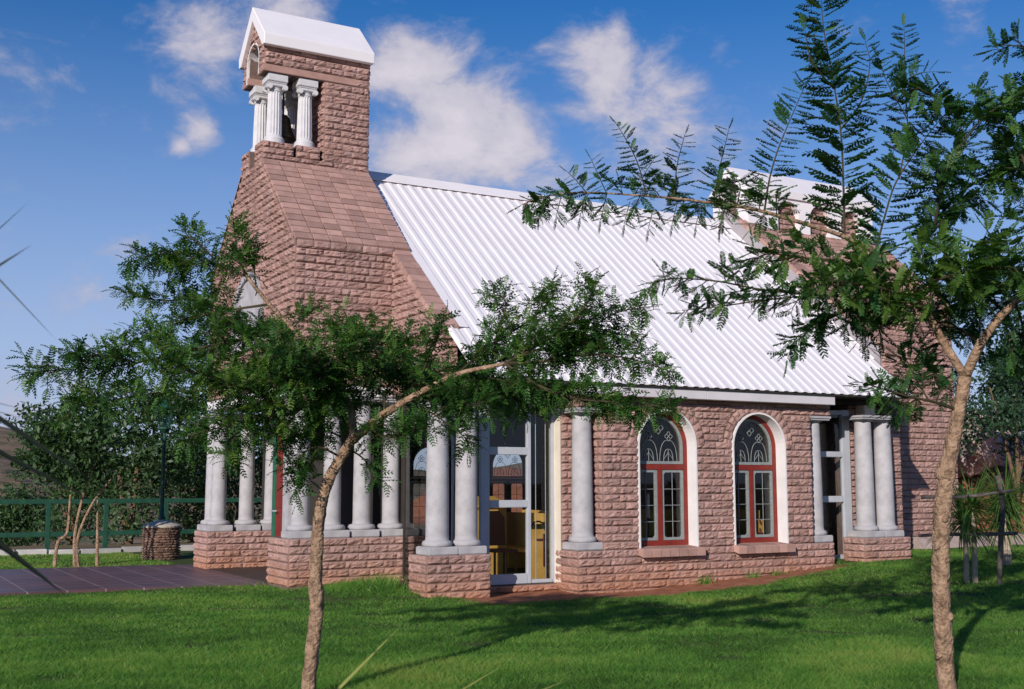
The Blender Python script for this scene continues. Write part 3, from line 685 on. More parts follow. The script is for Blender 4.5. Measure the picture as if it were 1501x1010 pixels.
# ---- front block (porch tower)
XF, XG = -3.29, -1.79
YB, YB2 = 2.23, 6.65
ZC = 4.91                  # eave of the tower block
YN, YN2 = 3.90, 4.98       # bell tower sides
ZT = 6.48
tw = MB()
tw.prism([(YB, 2.86), (YB2, 2.86), (YB2, ZC), (YN2, ZT), (YN, ZT), (YB, ZC)], 'x', XF, -1.53); two = tw.build('tower_block', M['mortar'], chapel, fix=True)
def facade(lo, hi):
    def lim(z):
        if z <= ZC: return YB, YB2
        t = min((z-ZC)/(ZT-ZC), 1); return YB+(YN-YB)*t, YB2-(YB2-YN2)*t
    a, b = lim(hi); mid = (lo+hi)/2
    zc, r, z0 = 3.98, .80, 3.55
    cut = None
    if z0 < mid < zc: cut = (4.44-r, 4.44+r)
    elif zc <= mid < zc+r+.14:
        q = mid-zc; hw = math.sqrt(max((r+.14)**2-q*q, 0)); cut = (4.44-hw, 4.44+hw)
    if cut: return [(a, cut[0]), (cut[1], b)]
    return [(a, b)]
m = MB()
wallstones(m, (XF, 0, 0), Y0, -X0, 2.86, ZT, facade, h=.1085)
wallstones(m, (0, YB, 0), X0, -Y0, 2.86, ZC-.10, full(XF, XG), h=.1085)
wallstones(m, (0, YB2, 0), X0, Y0, 2.86, ZC-.10, full(XF, XG), h=.1085)
for k in range(19):       # arch stones round the niche
    am = math.pi*(k+.5)/19; U = np.array([0, -math.sin(am), math.cos(am)]); V = np.array([0, math.cos(am), math.sin(am)])
    wd = .82*math.pi/19*1.08
    stone(m, np.array([XF, 4.44, 3.98])+V*.81, U, V, -X0, -wd/2, wd/2, 0, .13, dep=.034, rough=.01)
for k in range(6):        # overhanging edge stones
    for yy, nn in ((YB, -Y0), (YB2, Y0)):
        wd = (XG-XF)/6; stone(m, np.array([XF+k*wd, yy, ZC-.105])+nn*.035, X0, Z0, nn, 0, wd, 0, .115, dep=.03, rough=.008)
m.build('tower_stone', M['stone'], two)
nc = MB(); ap = [(4.44+.80, 3.55)]+arch_pts(4.44, .80, 3.98, 20)+[(4.44-.80, 3.55)]
nc.add([(XF-.006, q[0], q[1]) for q in ap], [tuple(range(len(ap)))])
B_ = [(4.44+.70, 3.60)]+arch_pts(4.44, .70, 3.98, 20)+[(4.44-.70, 3.60)]
for d0, d1, S, T in ((-.045, -.045, ap, B_), (-.045, -.006, B_, B_), (-.006, -.045, ap, ap)):
    n_ = len(S); nc.add([(XF+d0, q[0], q[1]) for q in S]+[(XF+d1, q[0], q[1]) for q in T], [(i, (i+1) % n_, n_+(i+1) % n_, n_+i) for i in range(n_)])
nc.build('arched_niche', M['column'], two)
# paver slope on both sides
def paverslope(mb, xa, xb, y0, z0, y1, z1, nx_, ns, sgn):
    s = np.array([0, y1-y0, z1-z0]); ln = np.linalg.norm(s); s /= ln; n_ = np.cross(X0, s)*sgn
    if n_[2] < 0: n_ = -n_
    wx = (xb-xa)/nx_; ws = ln/ns
    for j in range(ns):
        for i in range(nx_):
            a = xa+i*wx+.007; b = xa+(i+1)*wx-.007; t = random.random(); lf = .034+random.uniform(-.003, .003)
            if i == 0: a -= .03
            P0 = np.array([0, y0, z0])+s*(j*ws+.007); P1 = np.array([0, y0, z0])+s*((j+1)*ws-.007)
            V = [P0+X0*a, P0+X0*b, P1+X0*b, P1+X0*a]; c = .005
            T = [V[0]+X0*c+s*c, V[1]-X0*c+s*c, V[2]-X0*c-s*c, V[3]+X0*c-s*c]; T = [q+n_*(lf+random.uniform(-.002, .002)) for q in T]
            mb.add(V+T, [(4, 5, 6, 7), (0, 1, 5, 4), (1, 2, 6, 5), (2, 3, 7, 6), (3, 0, 4, 7)], t)
m = MB(); paverslope(m, XF, -1.515, YB-.02, ZC+.005, YN, ZT+.01, 7, 14, 1); m.build('paver_roof', M['paver'], two)
m = MB(); paverslope(m, XF, -1.515, YB2+.02, ZC+.005, YN2, ZT+.01, 7, 14, -1); m.build('paver_roof', M['paver'], two)
# white ring beam over the porch columns and the porch soffit
bm_ = MB(); bm_.box(XF-.02, -1.46, YB-.02, YB+.42, 2.712, 2.855, bev=.006); bm_.box(XF-.02, -1.46, YB2-.42, YB2+.02, 2.712, 2.855, bev=.006); bm_.box(XF-.018, XF+.42, YB+.42, YB2-.42, 2.714, 2.853)
bm_.box(-1.62, -1.46, .66, YB-.02, 2.68, 2.745)
bm_.build('ring_beam', M['plaster'], two)
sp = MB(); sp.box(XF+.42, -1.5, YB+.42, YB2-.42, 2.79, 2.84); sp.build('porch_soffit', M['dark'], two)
pf = MB(); pf.box(XF+.02, -1.55, 3.12, 6.43, -.1, .045); pf.build('porch_floor', M['darkfloor'], chapel)

# ---- bell tower
bt = MB()
bt.box(-2.28, -1.53, YN, YN2, ZT-.05, 7.93); bt.box(XF, -2.28, YN, YN2, ZT-.05, ZT+.02)
bt.box(XF+.003, -2.40, YN+.003, YN+.27, 7.935, 8.36); bt.box(XF+.003, -2.40, YN2-.27, YN2-.003, 7.935, 8.36); bt.box(-2.40, -1.53, YN+.003, YN2-.003, 7.93, 8.36)
bto = bt.build('bell_tower', M['mortar'], chapel)
m = MB()
PD = [(XF, -2.80), (-2.76, -2.40)]
wallstones(m, (0, YN, 0), X0, -Y0, ZT-.04, ZT+.12, full(XF, -1.53), h=.1)
wallstones(m, (0, YN, 0), X0, -Y0, ZT+.12, ZT+.33, lambda lo, hi: [(XF, -2.80), (-2.745, -2.36)], h=.105, Lb=.2)
wallstones(m, (0, YN, 0), X0, -Y0, ZT+.12, 7.92, full(-2.28, -1.53), h=.106)
wallstones(m, (0, YN, 0), X0, -Y0, 8.06, 8.37, full(XF, -1.53), h=.105)
wallstones(m, (-1.53, 0, 0), Y0, X0, ZT, 8.37, full(YN, YN2), h=.106)
wallstones(m, (0, YN, 0), X0, -Y0, 7.93, 8.055, full(-1.76, -1.53), h=.12)
wallstones(m, (0, YN2, 0), X0, Y0, ZT, 8.37, full(-2.28, -1.53), h=.106)
wallstones(m, (-2.28, 0, 0), Y0, -X0, ZT+.05, 7.93, full(YN, YN2), h=.106)
for (ya, yb) in ((YN, YN+.36), (YN2-.36, YN2)):
    wallstones(m, (XF, 0, 0), Y0, -X0, ZT-.04, ZT+.33, full(ya, yb), h=.105, Lb=.2)
# gable over the front arch
def gab(lo, hi):
    def half(z): return .54 if z < 8.36 else max(0, .54*(1-(z-8.36)/.62))
    hw = half(hi); mid = (lo+hi)/2; r = .31; zc = 8.22
    hc = r if mid < zc else (math.sqrt(max(r*r-(mid-zc)**2, 0)) if mid-zc < r else 0)
    if hc <= .01: return [(4.44-hw, 4.44+hw)] if hw > .06 else []
    return [(4.44-hw, 4.44-hc), (4.44+hc, 4.44+hw)]
wallstones(m, (XF, 0, 0), Y0, -X0, 7.94, 8.90, gab, h=.105, Lb=.2)
wallstones(m, (-1.53, 0, 0), Y0, X0, 8.37, 8.90, lambda lo, hi: [(4.44-.54*(1-(hi-8.36)/.62), 4.44+.54*(1-(hi-8.36)/.62))], h=.105, Lb=.2)
m.build('tower_stone', M['stone'], bto)
pc = MB()
for (xa, xb) in ((XF+.005, -2.80), (-2.745, -2.36)):
    for (ya, yb) in ((YN+.005, YN+.36), (YN2-.36, YN2-.005)): pc = MB(); pc.box(xa, xb, ya, yb, ZT-.02, ZT+.33); pc.build('pedestal', M['mortar'], bto)
lt = MB()
lt.box(XF-.03, -1.75, YN-.015, YN+.30, 7.94, 8.055, bev=.006); lt.box(XF-.03, -1.75, YN2-.30, YN2+.03, 7.94, 8.055, bev=.006)
lt.build('lintel', M['paver'], bto)
# gable fill with a barrel-vaulted white opening
gfm = MB(); r = .31; zc = 8.22
apx = arch_pts(4.44, r, zc, 14); outer = []
gpoly_t = lambda y: 8.36+.62*(1-abs(y-4.44)/.54)
for xx in (XF+.002, -1.535):
    gfm = MB()
    low = [(xx, q[0], q[1]) for q in apx]; top = [(xx, q[0], max(gpoly_t(q[0]), q[1]+.01)) for q in apx]; n_ = len(apx)
    gfm.add(low+top, [(i, i+1, n_+i+1, n_+i) for i in range(n_-1)])
    for sgn in (1, -1): gfm.add([(xx, 4.44+sgn*r, 7.94), (xx, 4.44+sgn*.54, 7.94), (xx, 4.44+sgn*.54, 8.36), (xx, 4.44+sgn*r, gpoly_t(4.44+r))], [(0, 1, 2, 3)])
    gfm.build('gable_fill', M['mortar'], bto, fix=True)
vt = MB(); V1 = [(4.44+r-.004, 7.95)]+arch_pts(4.44, r-.004, zc, 14)+[(4.44-r+.004, 7.95)]
n_ = len(V1); vt.add([(XF-.008, q[0], q[1]) for q in V1]+[(-2.41, q[0], q[1]) for q in V1], [(i, i+1, n_+i+1, n_+i) for i in range(n_-1)])
V2 = [(4.44+r+.03, 7.95)]+arch_pts(4.44, r+.03, zc, 14)+[(4.44-r-.03, 7.95)]
vt.add([(XF-.036, q[0], q[1]) for q in V1]+[(XF-.036, q[0], q[1]) for q in V2], [(i, i+1, n_+i+1, n_+i) for i in range(n_-1)])
vt.add([(XF-.036, q[0], q[1]) for q in V1]+[(XF-.008, q[0], q[1]) for q in V1], [(i, i+1, n_+i+1, n_+i) for i in range(n_-1)])
vt.build('vault', M['plaster'], bto)
# thick white cap roof
cp = MB(); xa, xb = XF-.07, -1.49; yk = .69
prof_o = [(YN-.13, 8.33), (YN-.15, 8.50), (4.44, 9.17), (2*YR-(YN-.15), 8.50), (2*YR-(YN-.13), 8.33)]
prof_i = [(2*YR-(YN-.055), 8.335), (4.44, 8.955), (YN-.055, 8.335)]
prof_o = [(YN-.14, 8.33), (YN-.155, 8.50), (4.44, 9.17), (2*YR-YN+.155, 8.50), (2*YR-YN+.14, 8.33), (2*YR-YN+.045, 8.33), (4.44, 8.93), (YN-.045, 8.33)]
cp.prism(prof_o, 'x', xa, xb)
cpo = cp.build('cap_roof', M['roof'], bto, fix=True)
bv = cpo.modifiers.new('bev', 'BEVEL'); bv.width = .012; bv.segments = 2
# fluted columns
def fluted(z0, z1):
    H = z1-z0; m = MB()
    m.lathe([(.0, .0), (.17, .0), (.17, .045), (.16, .05), (.165, .075), (.15, .10), (.132, .115), (.126, .14), (.124, .16, 1), (.118, .5, 1), (.108, H-.30, 1), (.108, H-.27), (.118, H-.262), (.118, H-.245), (.108, H-.24), (.125, H-.20), (.0, H-.20)], n=32, flute=1, fdepth=.012)
    m.box(-.15, .15, -.15, .15, H-.20, H-.155, bev=.01)
    for sx in (-1, 1):
        for sy in (-1, 1):
            pr = [(.0, -.05), (.03, -.05), (.045, -.03), (.05, 0), (.045, .03), (.03, .05), (.0, .05)]
            vs = []
            for i in range(12):
                a = 2*math.pi*i/12; vs.append((a))
            m.tube([(sx*.125, sy*.09, H-.205), (sx*.125, sy*.15, H-.205)], [.048, .044], 10)
    m.box(-.15, .15, -.15, .15, H-.15, H-.13, bev=.005); m.box(-.165, .165, -.165, .165, H-.125, H, bev=.008)
    return m
cf = fluted(ZT+.335, 7.935).build('fluted_column', M['whitestone'], bto, loc=(-3.06, YN+.19, ZT+.335))
for (x, y) in ((-2.555, YN+.19), (-3.06, YN2-.19), (-2.555, YN2-.19)): copyob(cf, bto, (x, y, ZT+.335))
# the bell
bell = thing('bell', 'dark bronze bell hanging between the white fluted columns of the tower', 'bell', (-2.80, 4.44, 7.02))
m = MB(); m.lathe([(.0, .02), (.20, .0), (.215, .02), (.19, .07), (.15, .16), (.125, .28), (.11, .36), (.07, .41), (.0, .42)], n=28); m.build('bell_body', M['bell'], bell, smooth=True)
m = MB(); m.tube([(0, 0, .41), (0, 0, .95)], .018, 8); m.tube([(0, -.5, .93), (0, .5, .93)], .03, 8); m.build('hanger', M['bell'], bell)
m = MB(); m.tube([(0, 0, .2), (0, 0, .01)], .012, 8); m.lathe([(.0, -.05), (.03, -.03), (.035, 0), (.02, .03), (0, .035)], n=12); m.build('clapper', M['bell'], bell)

# ---- rear block with its white arcaded top
RX0, RX1 = 6.74, 10.25
rb = MB(); rb.prism([(YB, -.2), (YB2, -.2), (YB2, ZC), (YN2, ZT), (YN, ZT), (YB, ZC)], 'x', RX0-.02, RX1); rbo = rb.build('rear_block', M['mortar'], chapel, fix=True)
m = MB()
wallstones(m, (0, YB, 0), X0, -Y0, .12, ZC-.10, full(RX0, RX1), h=.1085)
def rearend(lo, hi):
    t = 0 if hi <= ZC else min((hi-ZC)/(ZT-ZC), 1); return [(YB+(YN-YB)*t, YB2-(YB2-YN2)*t)]
wallstones(m, (RX1, 0, 0), Y0, X0, .12, ZT, rearend, h=.1085)
def rearfront(lo, hi):
    zz = YE+(lo-.24-ZE)/SL; a = rearend(lo, hi)[0]; return [(a[0], min(max(zz, a[0]), YR))] if lo > 3.9 else []
for k in range(14):
    wd = (RX1-RX0)/14; stone(m, np.array([RX0+k*wd, YB, ZC-.105])-Y0*.035, X0, Z0, -Y0, 0, wd, 0, .115, dep=.03, rough=.008)
wallstones(m, (0, YN, 0), X0, -Y0, ZT-.05, ZT+.02, full(6.55, 9.98), h=.1)
m.build('rear_stone', M['stone'], rbo)
m = MB(); paverslope(m, RX0, RX1, YB-.02, ZC+.005, YN, ZT-.03, 14, 14, 1); m.build('paver_roof', M['paver'], rbo)
m = MB(); paverslope(m, RX0, RX1, YB2+.02, ZC+.005, YN2, ZT-.03, 14, 14, -1); m.build('paver_roof', M['paver'], rbo)
pl = MB(); pl.prism([(YB-.75, -.1), (YB-.06, -.1), (YB-.06, .46), (YB-.22, .46)], 'x', 8.75, 12.4); pl.build('plinth_ramp', M['rock'], rbo, fix=True)
# arcade
AX = [(7.335, 7.90), (8.20, 8.765), (9.07, 9.62)]
aw = MB()
xs = [6.56]+[e for q in AX for e in q]+[9.98]
for i in range(0, len(xs), 2):
    for ya, yb in ((YN, YN+.16), (YN2-.16, YN2)): aw.box(xs[i], xs[i+1], ya, yb, ZT, 7.30)
for (wa, wb) in AX:
    ap = arch_pts((wa+wb)/2, (wb-wa)/2, 6.85)
    for ya, yb in ((YN, YN+.16), (YN2-.16, YN2)):
        n_ = len(ap)
        for y in (ya, yb): aw.add([(q[0], y, q[1]) for q in ap]+[(q[0], y, 7.30) for q in ap], [(i, i+1, n_+i+1, n_+i) for i in range(n_-1)])
        aw.add([(q[0], ya, q[1]) for q in ap]+[(q[0], yb, q[1]) for q in ap], [(i, i+1, n_+i+1, n_+i) for i in range(n_-1)])
for x in (6.56, 9.82): aw.box(x, x+.16, YN+.16, YN+.34, ZT, 7.30); aw.box(x, x+.16, YN2-.34, YN2-.16, ZT, 7.30)
arc = aw.build('arcade', M['roof'], rbo, fix=True)
m = MB(); wallstones(m, (0, YN+.15, 0), X0, -Y0, ZT-.02, 7.22, full(6.75, 9.8), h=.106); m.build('arcade_infill', M['stone'], arc)
m = MB(); m.box(6.73, 9.81, YN+.151, YN2-.2, ZT-.02, 7.28); m.build('infill_core', M['mortar'], arc)
cp = MB(); cp.prism([(YN-.05, 7.18), (YN-.07, 7.32), (4.44, 7.83), (2*YR-YN+.07, 7.32), (2*YR-YN+.05, 7.18), (2*YR-YN-.02, 7.18), (4.44, 7.64), (YN+.02, 7.18)], 'x', 6.50, 10.02); cp.build('cap_roof', M['roof'], arc, fix=True)

cnd = thing('candle', 'slim white candle standing inside the left red arched window', 'candle', (1.485, .42, .565))
m = MB(); m.lathe([(0, .40), (.02, .40), (.02, .74), (.004, .745), (.003, .765), (0, .77)], n=12); m.build('wax', M['plaster'], cnd)
m = MB(); m.lathe([(0, 0), (.07, 0), (.07, .015), (.012, .03), (.01, .37), (.035, .385), (.035, .40), (0, .40)], n=12); m.build('holder', M['bell'], cnd)
# ------------------------------------------------------------------ pews inside
PEWL = ['pine pew nearest the glazed corner with a dark cross on its end', 'pine pew second from the glazed corner behind the stone bay', 'pine pew between the two red arched windows', 'pine pew behind the right red arched window', 'pine pew nearest the right glazed recess']
def make_pew(i, x, y):
    t = thing('pew', PEWL[i], 'pew', (x, y, .08), 'pine pews inside the chapel')
    if i == 0:
        e = MB(); e.prism([(-.22, 0), (.24, 0), (.24, .74), (.16, .80), (-.22, .80)], 'y', 0, .05)
        e.build('end_panel', M['wood'], t, fix=True)
        e = MB(); e.prism([(-.22, 0), (.24, 0), (.24, .74), (.16, .80), (-.22, .80)], 'y', 2.35, 2.40); e.build('end_panel', M['wood'], t, fix=True)
        s = MB(); s.box(-.28, .12, .05, 2.35, .40, .44, bev=.006); s.build('seat', M['wood'], t)
        b = MB(); b.box(.02, .06, .05, 2.35, .46, .95, bev=.006); b.build('backrest', M['wood'], t)
        k = MB(); k.tube([(0, -.012, .20), (0, -.012, .66)], .016, 6); k.tube([(-.12, -.012, .58), (.12, -.012, .58)], .016, 6)
        k.tube([(.12*math.cos(a)-.10, -.012, .72+.12*math.sin(a)) for a in np.linspace(0, 2.6, 9)], .013, 6); k.build('cross', M['darkwood'], t)
    return t
p0 = make_pew(0, .13, 1.12)
for i, (x, y) in enumerate(((1.1, 1.12), (2.1, 1.12), (3.1, 1.12), (4.2, 1.12)), 1):
    q = make_pew(i, x, y)
    for chd in p0.children: copyob(chd, q)
lec = thing('lectern', 'pine lectern with sloping top beside the glazed corner', 'lectern', (-.38, 1.85, .08))
m = MB(); m.box(-.28, .28, -.05, .0, 0, 1.02); m.build('front_panel', M['wood'], lec)
m = MB(); m.box(-.28, -.24, .0, .35, 0, 1.0); m.build('side_panel', M['wood'], lec)
m = MB(); m.box(.24, .28, .0, .35, 0, 1.0); m.build('side_panel', M['wood'], lec)
m = MB(); m.prism([(-.1, 1.03), (.42, 1.15), (.42, 1.19), (-.1, 1.07)], 'x', -.32, .32); m.build('top', M['wood'], lec, fix=True)
chs = thing('chair', 'dark wooden chair standing between the lectern and the glass', 'chair', (-.55, 1.20, .08))
m = MB(); m.box(-.2, .2, -.2, .2, .42, .46, bev=.01); m.build('seat', M['darkwood'], chs)
m = MB(); m.prism([(-.19, .5), (.19, .5), (.17, .9), (.08, .99), (-.08, .99), (-.17, .9)], 'y', .16, .20); m.build('backrest', M['darkwood'], chs, fix=True)
for sx in (-.17, .17):
    for sy in (-.17, .18): m = MB(); m.tube([(sx, sy, 0), (sx, sy, .42)], .018, 6); m.build('leg', M['darkwood'], chs)

# ================================================================== trees
def catmull(P, n=6):
    P = np.array(P, float); Q = np.vstack([2*P[0]-P[1], P, 2*P[-1]-P[-2]]); o = []
    for i in range(1, len(Q)-2):
        for t in np.linspace(0, 1, n, endpoint=False):
            a, b, c, d = Q[i-1], Q[i], Q[i+1], Q[i+2]
            o.append(.5*((2*b)+(-a+c)*t+(2*a-5*b+4*c-d)*t*t+(-a+3*b-3*c+d)*t**3))
    o.append(P[-1]); return np.array(o)
def leaf_template(npair, seed):
    r = np.random.default_rng(seed); vs = []; fs = []
    def bend(t): return -.16*t*t+.03*math.sin(t*5+seed)
    for k in range(npair):
        t = .10+.90*k/(npair-1); wd = .235*math.sin(math.pi*(.16+.72*k/(npair-1)))**.7*r.uniform(.85, 1.1)
        for sg in (-1, 1):
            b = len(vs); hw = .064 if npair < 9 else .055
            x0_ = t; x1_ = t+.075*r.uniform(.6, 1.3); dz = -.05*r.uniform(.2, 1.6)
            vs += [(x0_-hw*.5, 0, bend(t)), (x0_+hw*.5, 0, bend(t)), (x1_+hw, sg*wd*.62, bend(t)+dz*.4), (x1_+hw*.4, sg*wd, bend(t)+dz), (x1_-hw, sg*wd*.60, bend(t)+dz*.4)]
            fs.append((b, b+1, b+2, b+3, b+4))
    ts = np.linspace(0, 1, 4); b = len(vs)
    for i in range(3):
        b = len(vs); a0, a1 = ts[i], ts[i+1]; h_ = .012
        vs += [(a0, -h_, bend(a0)), (a0, 0, bend(a0)+.01), (a1, 0, bend(a1)+.01), (a1, h_*.9, bend(a1)), (a0, h_, bend(a0))]
        fs.append((b, b+2, b+3, b+4, b+1)) if False else fs.append((b, b+1, b+2, b+3, b+4))
    return np.array(vs), np.array(fs)
LEAVES = [leaf_template(10, 1), leaf_template(12, 2), leaf_template(9, 3)]
SMALL = [leaf_template(6, 4), leaf_template(7, 5), leaf_template(6, 6)]

class Tree:
    def __init__(s, seed):
        s.r = np.random.default_rng(seed); s.tw = MB(); s.tr = MB(); s.lf = []
    def leaf(s, p, d, up, ln, tint): s.lf.append((p, d, up, ln, tint))
    def shoot(s, P, ra, rb, l0, l1, sp, start=0.0, tint=.5, thin=True, spread=1.0, jit=.75):
        r = s.r; P = np.array(P, float)
        if thin: s.tw.tube(P, list(np.linspace(ra, rb, len(P))), 5, cap=False)
        seg = np.linalg.norm(np.diff(P, axis=0), axis=1); cum = np.concatenate([[0], np.cumsum(seg)]); T = cum[-1]
        d = start*T+sp*r.uniform(.1, .6); k = int(r.integers(0, 2)); ph = r.uniform(0, 6.28) if jit > .6 else 0.0
        while d < T:
            i = min(np.searchsorted(cum, d)-1, len(seg)-1); i = max(i, 0); f = (d-cum[i])/seg[i]
            p = P[i]+(P[i+1]-P[i])*f; t = (P[i+1]-P[i])/seg[i]
            a = np.cross(t, [0, 0, 1.0]); na = np.linalg.norm(a)
            a = a/na if na > .25 and jit > .6 else rgt-t*np.dot(rgt, t); a /= np.linalg.norm(a)
            b = np.cross(a, t)
            ang = ph+(k % 2)*math.pi+r.normal(0, jit); k += 1
            side = a*math.cos(ang)+b*math.sin(ang)*.8
            dirv = side*spread+t*r.uniform(.25, .7)+np.array([0, 0, r.uniform(-.1, .22)]); dirv /= np.linalg.norm(dirv)
            up = np.array([0, 0, 1.0])+r.normal(0, .35 if jit > .6 else .16, 3)
            ln = (l0+(l1-l0)*d/T)*r.uniform(.75, 1.2)
            s.leaf(p, dirv, up, ln, np.clip(tint+r.normal(0, .2)+.15*(d/T), 0, 1))
            d += sp*r.uniform(.7, 1.3)
        s.leaf(P[-1], (P[-1]-P[-2])/np.linalg.norm(P[-1]-P[-2]), np.array([0, 0, 1.0]), l1, min(1, tint+.25))
    def bough(s, P, ra, rb, start=.25, sp=.085, tl=(.18, .40), ll=(.10, .07), lsp=.024, up=.25, tint=.5, limb=True):
        r = s.r; P = catmull(P, 5)
        if limb: (s.tr if ra > .014 else s.tw).tube(P, [rb+(ra-rb)*(1-t_)**(1.6 if ra > .03 else 1) for t_ in np.linspace(0, 1, len(P))], 8 if ra > .014 else 6, rough=.10 if ra > .014 else 0)
        seg = np.linalg.norm(np.diff(P, axis=0), axis=1); cum = np.concatenate([[0], np.cumsum(seg)]); T = cum[-1]; d = start*T
        while d < T:
            i = max(0, min(np.searchsorted(cum, d)-1, len(seg)-1)); p = P[i]+(P[i+1]-P[i])*((d-cum[i])/seg[i]); t = (P[i+1]-P[i])/seg[i]
            q = r.normal(0, 1, 3); q -= t*np.dot(q, t); q /= np.linalg.norm(q)
            dv = t*r.uniform(.25, .8)+q*.8+np.array([0, 0, up]); dv /= np.linalg.norm(dv)
            ln = r.uniform(*tl)*(1-.35*d/T); n = 4
            pts = [p]; dd = dv.copy()
            for k in range(n):
                dd = dd+r.normal(0, .16, 3)+np.array([0, 0, -.02]); dd /= np.linalg.norm(dd); pts.append(pts[-1]+dd*ln/n)
            s.shoot(pts, .0045, .0018, ll[0], ll[1], lsp, tint=tint)
            d += sp*.82*r.uniform(.6, 1.4)
        s.shoot(P[-8:], .005, .002, ll[0], ll[1], lsp, tint=tint, thin=False)
    def build(s, name, label, base, group, bark, leafm, templ):
        t = thing(name, label, 'tree', base, group); B = np.array(base, float)
        for mb in (s.tr, s.tw): mb.v = [tuple(np.array(v)-B) for v in mb.v]
        s.tr.build('trunk', bark, t, smooth=True)
        if s.tw.v: s.tw.build('branches', M['twigbark'], t)
        V = []; F = []; T = []; off = 0
        for i, (p, d, up, ln, ti) in enumerate(s.lf):
            tv, tf = templ[i % len(templ)]
            side = np.cross(up, d); side /= np.linalg.norm(side)+1e-9; n = np.cross(d, side)
            V.append((p-B)+ln*(tv[:, :1]*d+tv[:, 1:2]*side+tv[:, 2:3]*n)); F.append(tf+off); off += len(tv); T.append(np.full(len(tf), ti))
        npmesh('crown', np.concatenate(V), np.concatenate(F), leafm, t, np.concatenate(T))
        return t, len(s.lf)
def TP(lst, d0=8.0):                          # photo trace -> points; third number = metres towards (-) or away (+)
    return [AT(q[0], q[1], d0+(q[2] if len(q) > 2 else 0)) for q in lst]

# ---- right-hand young acacia
T = Tree(11)
tp = catmull(TP([(1396, 1075), (1386, 990), (1381, 900), (1379, 820), (1381, 750), (1389, 690), (1401, 625), (1415, 552)]), 18)
T.tr.tube(tp, list(np.interp(np.linspace(0, 1, len(tp)), [0, .25, .55, .7, .85, 1], [.065, .059, .055, .053, .047, .042])), 22, rough=.13)
for kx, ky, kd in ((1374, 800, -.05), (1392, 905, -.05), (1386, 760, -.06), (1376, 960, -.05)): T.tr.tube(catmull(TP([(kx-3, ky+6, kd+.02), (kx, ky, kd), (kx+2, ky-7, kd+.02)]), 3), [.008, .016, .02, .021, .02, .016, .008], 8, rough=.3)
T.tr.tube(catmull(TP([(1381, 705), (1386, 690), (1392, 672)]), 4), [.03]+[.059]*7+[.03], 14, rough=.15)
T.bough(TP([(1415, 552), (1385, 505, .05), (1358, 456, .1), (1330, 408, .15), (1292, 376, .1), (1240, 348, 0), (1180, 328, -.1), (1110, 308, -.15), (1060, 300, -.15), (1000, 292, -.2), (930, 286, -.2), (850, 282, -.25), (795, 289, -.3), (765, 300, -.3)]),
        .031, .004, start=.50, sp=0.104, tl=(.10, .22), ll=(0.143, 0.104), lsp=.027, up=-.05)
T.bough(TP([(1415, 552), (1440, 500, -.1), (1472, 458, -.15), (1510, 425, -.2), (1570, 380, -.3), (1640, 330, -.4)]), .036, .018, start=.55, sp=.10, tl=(.2, .45), ll=(0.169, 0.130), lsp=.027)
def up(P, l0=.17, l1=.07, sp=.045, ra=.009, tint=.45, start=.02): T.shoot(catmull(TP(P), 4), ra*.85, .0022, l0*1.28, l1*1.3, sp*.52, jit=.55, tint=tint, start=start)
up([(1238, 350, 0), (1236, 265, .02), (1232, 190, .05), (1220, 110, .05), (1207, 40, .05), (1203, -25, .05)], .18, .12, .030, .011)
up([(1232, 190, .05), (1262, 150, .15), (1275, 95, .2), (1268, 60, .2)], .13, .07, .035)
up([(1222, 130, .05), (1190, 90, -.1), (1180, 45, -.15)], .11, .08, .04)
up([(1120, 312, -.15), (1128, 262, -.15), (1142, 215, -.1), (1165, 160, -.05), (1180, 125, 0)], .15, .08, .034)
up([(1045, 299, -.15), (1054, 250, -.2), (1064, 208, -.2), (1068, 190, -.2)], .12, .06, .034, .006)
up([(988, 292, -.2), (992, 245, -.15), (1000, 212, -.1), (1004, 197, -.1)], .12, .05, .032, .006)
up([(948, 288, -.2), (935, 240, -.25), (918, 205, -.3), (904, 182, -.3)], .12, .05, .032, .006)
up([(930, 288, -.2), (945, 255, -.1), (958, 235, -.05)], .09, .05, .034, .005)
up([(890, 285, -.25), (876, 255, -.3), (866, 232, -.3)], .09, .05, .032, .005)
up([(860, 283, -.25), (845, 265, -.3), (832, 252, -.3)], .08, .05, .032, .005)
up([(1080, 303, -.15), (1085, 275, 0), (1080, 262, .1)], .14, .10, .02, .006, .6)
for x, y in ((790, 300), (815, 300), (850, 300), (880, 305), (915, 310), (950, 318), (985, 310), (1020, 312), (1055, 318)):
    up([(x+8, y-14, -.2), (x+4, y+2, -.25), (x, y+18, -.25)], .09, .06, .03, .004, .35)
up([(1282, 373, .1), (1296, 320, .12), (1312, 270, .15), (1338, 228, .2), (1370, 185, .25), (1400, 152, .25)], .17, .10, .032, .010)
up([(1318, 262, .15), (1330, 190, .3), (1326, 120, .35), (1326, 70, .4), (1325, 38, .4)], .15, .06, .034, .007)
up([(1330, 175, .3), (1300, 120, .2), (1288, 85, .2)], .12, .08, .04, .006)
up([(1326, 120, .3), (1345, 108, .3), (1370, 105, .3)], .10, .08, .04, .005)
T.bough(TP([(1330, 408, .15), (1360, 345, .3), (1400, 290, .5), (1460, 250, .6), (1530, 225, .7)]), .014, .004, start=.15, sp=0.079, tl=(.2, .42), ll=(0.195, 0.130), lsp=.027)
T.bough(TP([(1370, 330, .3), (1385, 260, .1), (1415, 205, 0), (1450, 165, -.1), (1490, 148, -.1)]), .011, .003, start=.2, sp=0.079, tl=(.15, .34), ll=(0.195, 0.130), lsp=.027)
T.bough(TP([(1400, 190, .1), (1380, 150, 0), (1345, 128, -.1)]), .007, .003, start=.2, sp=0.098, tl=(.12, .25), ll=(0.169, 0.117), lsp=.027)
